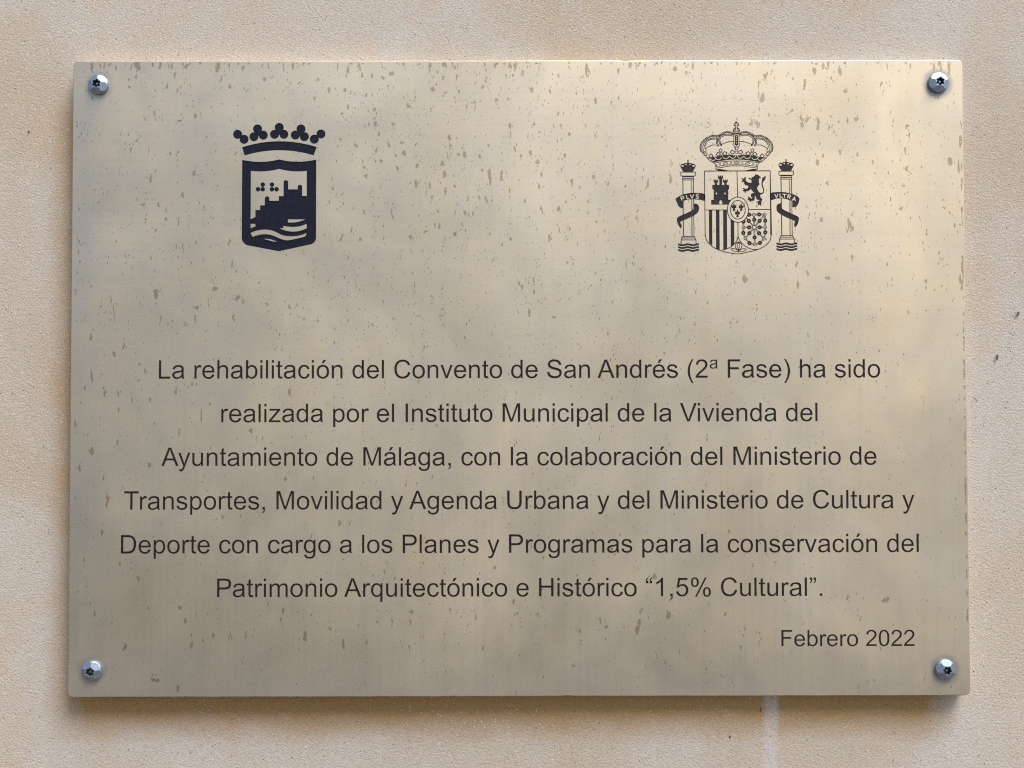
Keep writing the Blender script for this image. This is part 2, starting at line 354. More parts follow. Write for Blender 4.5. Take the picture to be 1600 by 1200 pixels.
# ------------------------------------------------------------------ lettering: plain grotesque outlines, 2048 units to the em
GLYPH = {
' ': (569, ''),
'a': (1139, 'M828 131q-100 -85 -192.5 -120t-198.5 -35q-175 0 -269 85.5t-94 218.5q0 78 35.5 142.5t93 103.5t129.5 59q53 14 160 27q218 26 321 62q1 37 1 47q0 110 -51 155q-69 61 -205 61q-127 0 -187.5 -44.5t-89.5 -157.5l-176 24q24 113 79 182.5t159 107t241 37.5q136 0 221 -32t125 -80.5t56 -122.5q9 -46 9 -166v-240q0 -251 11.5 -317.5t45.5 -127.5h-188q-28 56 -36 131zM813 533q-98 -40 -294 -68q-111 -16 -157 -36t-71 -58.5t-25 -85.5q0 -72 54.5 -120t159.5 -48q104 0 185 45.5t119 124.5q29 61 29 180v66z'),
'b': (1139, 'M301 0h-167v1466h180v-523q114 143 291 143q98 0 185.5 -39.5t144 -111t88.5 -172.5t32 -216q0 -273 -135 -422t-324 -149q-188 0 -295 157v-133zM299 539q0 -191 52 -276q85 -139 230 -139q118 0 204 102.5t86 305.5q0 208 -82.5 307t-199.5 99q-118 0 -204 -102.5t-86 -296.5z'),
'c': (1024, 'M828 389l177 -23q-29 -183 -148.5 -286.5t-293.5 -103.5q-218 0 -350.5 142.5t-132.5 408.5q0 172 57 301t173.5 193.5t253.5 64.5q173 0 283 -87.5t141 -248.5l-175 -27q-25 107 -88.5 161t-153.5 54q-136 0 -221 -97.5t-85 -308.5q0 -214 82 -311t214 -97q106 0 177 65t90 200z'),
'd': (1139, 'M824 0v134q-101 -158 -297 -158q-127 0 -233.5 70t-165 195.5t-58.5 288.5q0 159 53 288.5t159 198.5t237 69q96 0 171 -40.5t122 -105.5v526h179v-1466h-167zM255 530q0 -204 86 -305t203 -101q118 0 200.5 96.5t82.5 294.5q0 218 -84 320t-207 102q-120 0 -200.5 -98t-80.5 -309z'),
'e': (1139, 'M862 342l186 -23q-44 -163 -163 -253t-304 -90q-233 0 -369.5 143.5t-136.5 402.5q0 268 138 416t358 148q213 0 348 -145t135 -408q0 -16 -1 -48h-792q10 -175 99 -268t222 -93q99 0 169 52t111 166zM271 633h593q-12 134 -68 201q-86 104 -223 104q-124 0 -208.5 -83t-93.5 -222z'),
'g': (1139, 'M102 -88l175 -26q11 -81 61 -118q67 -50 183 -50q125 0 193 50t92 140q14 55 13 231q-118 -139 -294 -139q-219 0 -339 158t-120 379q0 152 55 280.5t159.5 198.5t245.5 70q188 0 310 -152v128h166v-918q0 -248 -50.5 -351.5t-160 -163.5t-269.5 -60q-190 0 -307 85.5t-113 257.5zM251 550q0 -209 83 -305t208 -96q124 0 208 95.5t84 299.5q0 195 -86.5 294t-208.5 99q-120 0 -204 -97.5t-84 -289.5z'),
'h': (1139, 'M135 0v1466h180v-526q126 146 318 146q118 0 205 -46.5t124.5 -128.5t37.5 -238v-673h-180v673q0 135 -58.5 196.5t-165.5 61.5q-80 0 -150.5 -41.5t-100.5 -112.5t-30 -196v-581h-180z'),
'i': (455, 'M136 1259v207h180v-207h-180zM136 0v1062h180v-1062h-180z'),
'l': (455, 'M131 0v1466h180v-1466h-180z'),
'm': (1706, 'M135 0v1062h161v-149q50 78 133 125.5t189 47.5q118 0 193.5 -49t106.5 -137q126 186 328 186q158 0 243 -87.5t85 -269.5v-729h-179v669q0 108 -17.5 155.5t-63.5 76.5t-108 29q-112 0 -186 -74.5t-74 -238.5v-617h-180v690q0 120 -44 180t-144 60q-76 0 -140.5 -40t-93.5 -117t-29 -222v-551h-180z'),
'n': (1139, 'M135 0v1062h162v-151q117 175 338 175q96 0 176.5 -34.5t120.5 -90.5t56 -133q10 -50 10 -175v-653h-180v646q0 110 -21 164.5t-74.5 87t-125.5 32.5q-115 0 -198.5 -73t-83.5 -277v-580h-180z'),
'o': (1139, 'M68 531q0 295 164 437q137 118 334 118q219 0 358 -143.5t139 -396.5q0 -205 -61.5 -322.5t-179 -182.5t-256.5 -65q-223 0 -360.5 143t-137.5 412zM253 531q0 -204 89 -305.5t224 -101.5q134 0 223 102t89 311q0 197 -89.5 298.5t-222.5 101.5q-135 0 -224 -101t-89 -305z'),
'p': (1139, 'M135 -407v1469h164v-138q58 81 131 121.5t177 40.5q136 0 240 -70t157 -197.5t53 -279.5q0 -163 -58.5 -293.5t-170 -200t-234.5 -69.5q-90 0 -161.5 38t-117.5 96v-517h-180zM298 525q0 -205 83 -303t201 -98q120 0 205.5 101.5t85.5 314.5q0 203 -83.5 304t-199.5 101q-115 0 -203.5 -107.5t-88.5 -312.5z'),
'q': (1139, 'M812 -407v520q-42 -59 -117.5 -98t-160.5 -39q-189 0 -325.5 151t-136.5 414q0 160 55.5 287t161 192.5t231.5 65.5q197 0 310 -166v142h162v-1469h-180zM257 534q0 -205 86 -307.5t206 -102.5q115 0 198 97.5t83 296.5q0 212 -87.5 319t-205.5 107q-117 0 -198.5 -99.5t-81.5 -310.5z'),
'r': (682, 'M133 0v1062h162v-161q62 113 114.5 149t115.5 36q91 0 185 -58l-62 -167q-66 39 -132 39q-59 0 -106 -35.5t-67 -98.5q-30 -96 -30 -210v-556h-180z'),
's': (1024, 'M63 317l178 28q15 -107 83.5 -164t191.5 -57q124 0 184 50.5t60 118.5q0 61 -53 96q-37 24 -184 61q-198 50 -274.5 86.5t-116 101t-39.5 142.5q0 71 32.5 131.5t88.5 100.5q42 31 114.5 52.5t155.5 21.5q125 0 219.5 -36t139.5 -97.5t62 -164.5l-176 -24q-12 82 -69.5 128t-162.5 46q-124 0 -177 -41t-53 -96q0 -35 22 -63q22 -29 69 -48q27 -10 159 -46q191 -51 266.5 -83.5t118.5 -94.5t43 -154q0 -90 -52.5 -169.5t-151.5 -123t-224 -43.5q-207 0 -315.5 86t-138.5 255z'),
't': (569, 'M528 161l26 -159q-76 -16 -136 -16q-98 0 -152 31t-76 81.5t-22 212.5v611h-132v140h132v263l179 108v-371h181v-140h-181v-621q0 -77 9.5 -99t31 -35t61.5 -13q30 0 79 7z'),
'u': (1139, 'M831 0v156q-124 -180 -337 -180q-94 0 -175.5 36t-121 90.5t-55.5 133.5q-11 53 -11 168v658h180v-589q0 -141 11 -190q17 -71 72 -111.5t136 -40.5t152 41.5t100.5 113t29.5 207.5v569h180v-1062h-161z'),
'v': (1024, 'M430 0l-404 1062h190l228 -636q37 -103 68 -214q24 84 67 202l236 648h185l-402 -1062h-168z'),
'y': (1024, 'M127 -409l-20 169q59 -16 103 -16q60 0 96 20t59 56q17 27 55 134q5 15 16 44l-403 1064h194l221 -615q43 -117 77 -246q31 124 74 242l227 619h180l-404 -1080q-65 -175 -101 -241q-48 -89 -110 -130.5t-148 -41.5q-52 0 -116 22z'),
'z': (1024, 'M40 0v146l676 776q-115 -6 -203 -6h-433v146h868v-119l-575 -674l-111 -123q121 9 227 9h491v-155h-940z'),
'A': (1366, 'M-3 0l563 1466h209l600 -1466h-221l-171 444h-613l-161 -444h-206zM420 602h497l-153 406q-70 185 -104 304q-28 -141 -79 -280z'),
'C': (1479, 'M1204 514l194 -49q-61 -239 -219.5 -364.5t-387.5 -125.5q-237 0 -385.5 96.5t-226 279.5t-77.5 393q0 229 87.5 399.5t249 259t355.5 88.5q220 0 370 -112t209 -315l-191 -45q-51 160 -148 233t-244 73q-169 0 -282.5 -81t-159.5 -217.5t-46 -281.5q0 -187 54.5 -326.5t169.5 -208.5t249 -69q163 0 276 94t153 279z'),
'D': (1479, 'M158 0v1466h505q171 0 261 -21q126 -29 215 -105q116 -98 173.5 -250.5t57.5 -348.5q0 -167 -39 -296t-100 -213.5t-133.5 -133t-175 -73.5t-235.5 -25h-529zM352 173h313q145 0 227.5 27t131.5 76q69 69 107.5 185.5t38.5 282.5q0 230 -75.5 353.5t-183.5 165.5q-78 30 -251 30h-308v-1120z'),
'F': (1251, 'M168 0v1466h989v-173h-795v-454h688v-173h-688v-666h-194z'),
'H': (1479, 'M164 0v1466h194v-602h762v602h194v-1466h-194v691h-762v-691h-194z'),
'I': (569, 'M191 0v1466h194v-1466h-194z'),
'L': (1139, 'M150 0v1466h194v-1293h722v-173h-916z'),
'M': (1706, 'M152 0v1466h292l347 -1038q48 -145 70 -217q25 80 78 235l351 1020h261v-1466h-187v1227l-426 -1227h-175l-424 1248v-1248h-187z'),
'P': (1366, 'M158 0v1466h553q146 0 223 -14q108 -18 181 -68.5t117.5 -141.5t44.5 -200q0 -187 -119 -316.5t-430 -129.5h-376v-596h-194zM352 769h379q188 0 267 70t79 197q0 92 -46.5 157.5t-122.5 86.5q-49 13 -181 13h-375v-524z'),
'S': (1366, 'M92 471l183 16q13 -110 60.5 -180.5t147.5 -114t225 -43.5q111 0 196 33t126.5 90.5t41.5 125.5q0 69 -40 120.5t-132 86.5q-59 23 -261 71.5t-283 91.5q-105 55 -156.5 136.5t-51.5 182.5q0 111 63 207.5t184 146.5t269 50q163 0 287.5 -52.5t191.5 -154.5t72 -231l-186 -14q-15 139 -101.5 210t-255.5 71q-176 0 -256.5 -64.5t-80.5 -155.5q0 -79 57 -130q56 -51 292.5 -104.5t324.5 -93.5q128 -59 189 -149.5t61 -208.5q0 -117 -67 -220.5t-192.5 -161t-282.5 -57.5q-199 0 -333.5 58t-211 174.5t-80.5 263.5z'),
'T': (1251, 'M531 0v1293h-483v173h1162v-173h-485v-1293h-194z'),
'U': (1479, 'M1120 1466h194v-847q0 -221 -50 -351t-180.5 -211.5t-342.5 -81.5q-206 0 -337 71t-187 205.5t-56 367.5v847h194v-846q0 -191 35.5 -281.5t122 -139.5t211.5 -49q214 0 305 97t91 373v846z'),
'V': (1366, 'M577 0l-568 1466h210l381 -1065q46 -128 77 -240q34 120 79 240l396 1065h198l-574 -1466h-199z'),
'0': (1139, 'M85 723q0 260 53.5 418.5t159 244.5t265.5 86q118 0 207 -47.5t147 -137t91 -218t33 -347.5q0 -258 -53 -416.5t-158.5 -245t-266.5 -86.5q-212 0 -333 152q-145 183 -145 596zM270 723q0 -361 84.5 -480.5t208.5 -119.5t208.5 120t84.5 480q0 362 -84.5 481t-210.5 119q-124 0 -198 -105q-93 -134 -93 -495z'),
'1': (1139, 'M763 0h-180v1147q-65 -62 -170.5 -124t-189.5 -93v174q151 71 264 172t160 196h116v-1472z'),
'2': (1139, 'M1031 173v-173h-969q-2 65 21 125q37 99 118.5 195t235.5 222q239 196 323 310.5t84 216.5q0 107 -76.5 180.5t-199.5 73.5q-130 0 -208 -78t-79 -216l-185 19q19 207 143 315.5t333 108.5q211 0 334 -117t123 -290q0 -88 -36 -173t-119.5 -179t-277.5 -258q-162 -136 -208 -184.5t-76 -97.5h719z'),
'5': (1139, 'M85 384l189 16q21 -138 97.5 -207.5t184.5 -69.5q130 0 220 98t90 260q0 154 -86.5 243t-226.5 89q-87 0 -157 -39.5t-110 -102.5l-169 22l142 753h729v-172h-585l-79 -394q132 92 277 92q192 0 324 -133t132 -342q0 -199 -116 -344q-141 -178 -385 -178q-200 0 -326.5 112t-144.5 297z'),
'%': (1821, 'M119 1114q0 157 79 267t229 110q138 0 228.5 -98.5t90.5 -289.5q0 -186 -91.5 -286.5t-225.5 -100.5q-133 0 -221.5 99t-88.5 299zM430 1369q-67 0 -111.5 -58t-44.5 -213q0 -141 45 -198.5t111 -57.5q68 0 112.5 58t44.5 212q0 142 -45 199.5t-112 57.5zM431 -54l802 1545h146l-799 -1545h-149zM1067 341q0 157 79 266.5t230 109.5q138 0 228.5 -98.5t90.5 -289.5q0 -186 -91.5 -286.5t-226.5 -100.5q-133 0 -221.5 99.5t-88.5 299.5zM1379 596q-68 0 -112.5 -58t-44.5 -213q0 -140 45 -198t111 -58q69 0 113.5 58t44.5 212q0 142 -45 199.5t-112 57.5z'),
'(': (682, 'M479 -431q-149 188 -252 440t-103 522q0 238 77 456q90 253 278 504h129q-121 -208 -160 -297q-61 -138 -96 -288q-43 -187 -43 -376q0 -481 299 -961h-129z'),
')': (682, 'M253 -431h-129q299 480 299 961q0 188 -43 373q-34 150 -95 288q-39 90 -161 300h129q188 -251 278 -504q77 -218 77 -456q0 -270 -103.5 -522t-251.5 -440z'),
',': (569, 'M182 0v205h205v-205q0 -113 -40 -182.5t-127 -107.5l-50 77q57 25 84 73.5t30 139.5h-102z'),
'.': (569, 'M186 0v205h205v-205h-205z'),
'\u201c': (682, 'M283 1218v-203h-196v160q0 130 31 188q41 78 130 118l45 -71q-53 -22 -78.5 -65.5t-29.5 -126.5h98zM578 1218v-203h-196v160q0 130 31 188q41 78 130 118l44 -71q-53 -22 -78.5 -65.5t-29.5 -126.5h99z'),
'\u201d': (682, 'M85 1262v204h195v-161q0 -129 -31 -188q-41 -78 -130 -118l-44 72q53 22 78.5 65t29.5 126h-98zM381 1262v204h195v-161q0 -129 -31 -188q-41 -78 -130 -118l-44 72q53 22 78.5 65t29.5 126h-98z'),
}
ACUTE = {'\u00e1': 'a', '\u00e9': 'e', '\u00f3': 'o'}
KERN = {' A': -113, 'Tr': -76, 'Vi': -76, 'Ay': -74, 'Pa': -37, 'Fa': -20, 'P ': -37, 'y ': 0, 'ry': 0, '1,': 0, 'y,': -100}
def outline(path):
    loops = []; x = y = 0.0; cx = cy = None; i = 0; n = len(path); cur = []
    def nums(k):
        nonlocal i
        res = []
        while len(res) < k:
            while path[i] in ' ,': i += 1
            j = i
            if path[j] == '-': j += 1
            while j < n and (path[j].isdigit() or path[j] == '.'): j += 1
            res.append(float(path[i:j])); i = j
        return res
    while i < n:
        c = path[i]; i += 1
        if c == 'M':
            x, y = nums(2); cur = [(x, y)]; loops.append(cur); cx = None
        elif c == 'h': x += nums(1)[0]; cur.append((x, y)); cx = None
        elif c == 'v': y += nums(1)[0]; cur.append((x, y)); cx = None
        elif c == 'l':
            a, b = nums(2); x += a; y += b; cur.append((x, y)); cx = None
        elif c in 'qt':
            if c == 'q': a, b, e, f = nums(4); qx, qy = x+a, y+b
            else:
                e, f = nums(2); qx, qy = 2*x-cx, 2*y-cy
            nx, ny = x+e, y+f
            cur += quad((x, y), (qx, qy), (nx, ny), 4)
            cx, cy, x, y = qx, qy, nx, ny
        elif c == 'z': cx = None
    for l in loops:
        if len(l) > 2 and math.hypot(l[0][0]-l[-1][0], l[0][1]-l[-1][1]) < 2: l.pop()
    return loops
def typeset(text, left, right, base):
    """Shapes of one line, its ink running from left to right (mm), standing on base."""
    x = 0.0; shapes = []
    for i, ch in enumerate(text):
        b = ACUTE.get(ch, ch)
        if ch == '\u00aa':
            adv = 758; loops = [[(px*0.66+12, py*0.66+735) for px, py in l] for l in outline(GLYPH['a'][1])]
        else:
            adv, path = GLYPH[b]; loops = outline(path) if path else []
            if b == 'i' and ch != 'i': loops = loops[1:]
        if ch in ACUTE: loops.append([(470, 1194), (603, 1480), (840, 1480), (620, 1194)])
        if i: x += KERN.get(text[i-1]+ch, 0)
        if loops: shapes.append([[(px+x, py) for px, py in l] for l in loops])
        x += adv
    xs = [p[0] for s in shapes for l in s for p in l]; x0 = min(xs)
    k = (right-left)/(max(xs)-x0)
    return [([[((px-x0)*k+left, py*k+base) for px, py in l] for l in s], 1) for s in shapes], k

# ------------------------------------------------------------------ the wall
def build_wall():
    W, H, T = 1.5, 2.6, 0.22
    bm = bmesh.new()
    nx, nz = 60, 100
    rnd = random.Random(3)
    ph = [(rnd.uniform(4, 22), rnd.uniform(4, 22), rnd.uniform(0, 6.28)) for _ in range(7)]
    g = []
    for j in range(nz+1):
        row = []
        for i in range(nx+1):
            x, z = -W/2+W*i/nx, H*j/nz
            y = 0.00022*sum(math.sin(a*x+b*z+c) for a, b, c in ph)/2 if 0 < i < nx and 0 < j < nz else 0.0
            row.append(bm.verts.new((x, y, z)))
        g.append(row)
    for j in range(nz):
        for i in range(nx):
            bm.faces.new((g[j][i], g[j][i+1], g[j+1][i+1], g[j+1][i])).smooth = True
    back = [bm.verts.new((x, T, z)) for x, z in ((-W/2, 0), (W/2, 0), (W/2, H), (-W/2, H))]
    bm.faces.new((back[3], back[2], back[1], back[0]))
    bm.faces.new([g[0][i] for i in range(nx, -1, -1)]+[back[0], back[1]])
    bm.faces.new([g[nz][i] for i in range(nx+1)]+[back[2], back[3]])
    bm.faces.new([g[j][0] for j in range(nz+1)]+[back[3], back[0]])
    bm.faces.new([g[j][nx] for j in range(nz, -1, -1)]+[back[1], back[2]])
    me = bpy.data.meshes.new('wall'); bm.to_mesh(me); bm.free()
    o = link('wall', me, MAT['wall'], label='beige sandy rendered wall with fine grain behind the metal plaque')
    o['category'] = 'wall'
    return o
wall = build_wall()
gr = link('ground', mesh_from('ground', [(-6, -9, 0), (6, -9, 0), (6, 0.6, 0), (-6, 0.6, 0)], [(0, 1, 2, 3)]), MAT['unseen_ground'], loc=(0, 0, -0.002))  # unseen ground sheet, added for bounce light and its reflection in the metal
gr['kind'] = 'structure'

def blob(cx, cz, w_, h_, rnd, n=11, jag=0.28, tilt=0.0):
    ph = rnd.uniform(0, 6.28); pts = []
    for i in range(n):
        a = 6.2832*i/n+ph
        r = 1+rnd.uniform(-jag, jag)
        x, z = math.cos(a)*w_/2*r, math.sin(a)*h_/2*r
        pts.append((cx+x*math.cos(tilt)-z*math.sin(tilt), cz+x*math.sin(tilt)+z*math.cos(tilt)))
    return pts

mm = lambda x, y: (x, y)
WY = -0.0006    # marks lie on the crests of the render
rw = random.Random(17)
def wall_marks(name, shapes, mat, label, k=1.0165):
    it = [([[(x*k, z*k) for x, z in s]], 1) for s in shapes]
    link(name, sheet(name, it, mm), mat, wall, (0, WY, Z0), label)
wall_marks('dirt_spot', [blob(-230.3, 115.5, 1.1, 1.0, rw)], MAT['dirt'], 'small black dirt spot left of the plaque')
wall_marks('dirt_spot', [blob(234.2, 28.9, 1.2, 2.0, rw, tilt=-0.3)], MAT['dirt'], 'dark grey chip near the right edge of the photo, the upper of two')
wall_marks('dirt_spot', [blob(224.1, 8.5, 1.3, 2.8, rw)], MAT['dirt'], 'dark grey chip right of the plaque, the lower of two')
wall_marks('dirt_spot', [blob(112.2, -155.2, 0.8, 1.7, rw)], MAT['dirt'], 'dark fleck beside the pale streak under the plaque')
wall_marks('dirt_spot', [blob(97.7, -167.6, 0.9, 1.4, rw, tilt=0.4)], MAT['dirt'], 'dark fleck below the plaque')
fl = []
for i in range(16):
    fl.append(blob(231.2+math.sin(i*1.1)*1.4-0.02*i+rw.uniform(-.8, .8), 33-i*1.8, rw.uniform(.3, .7), rw.uniform(.4, 1.1), rw, 7))
fl += [blob(213.8+dx, -11+dz, .5, 1.2, rw, 7, tilt=t) for dx, dz, t in ((0, 0, .2), (-.9, .6, 1.1), (.5, -.9, -.7))]
for i in range(150):
    fl.append(blob(rw.uniform(-245, 245), rw.choice((rw.uniform(152, 180), rw.uniform(-180, -153))) if rw.random() < .5 else rw.uniform(-178, 178), rw.uniform(.25, .6), rw.uniform(.25, .7), rw, 7))
wall_marks('dirt_flecks', fl, MAT['rust'], 'scattered brown grit flecks on the render')
bpy.data.objects['dirt_flecks']['kind'] = 'stuff'

# ------------------------------------------------------------------ the plaque
PW, PH, PT = 0.420, 0.2982, 0.0053
plaque = link('plaque', None, loc=(0, 0, Z0-PH/2))
plaque['label'] = 'rectangular brushed metal plaque with two coats of arms and engraved Spanish text'
plaque['category'] = 'plaque'
CZ = PH/2        # plate centre above the plaque's base

# spacers that hold the plate off the wall
for x, z in SCREWS:
    vs = []; fc = []
    for yy in (FRONT+PT+0.00002, 0.0012):
        vs += [(0.004*math.cos(R(15*i)), yy, 0.004*math.sin(R(15*i))) for i in range(24)]
    fc = [(i, (i+1) % 24, 24+(i+1) % 24, 24+i) for i in range(24)]
    link('spacer', mesh_from('spacer', vs, fc), MAT['steel'], plaque, (x, 0, CZ+z))

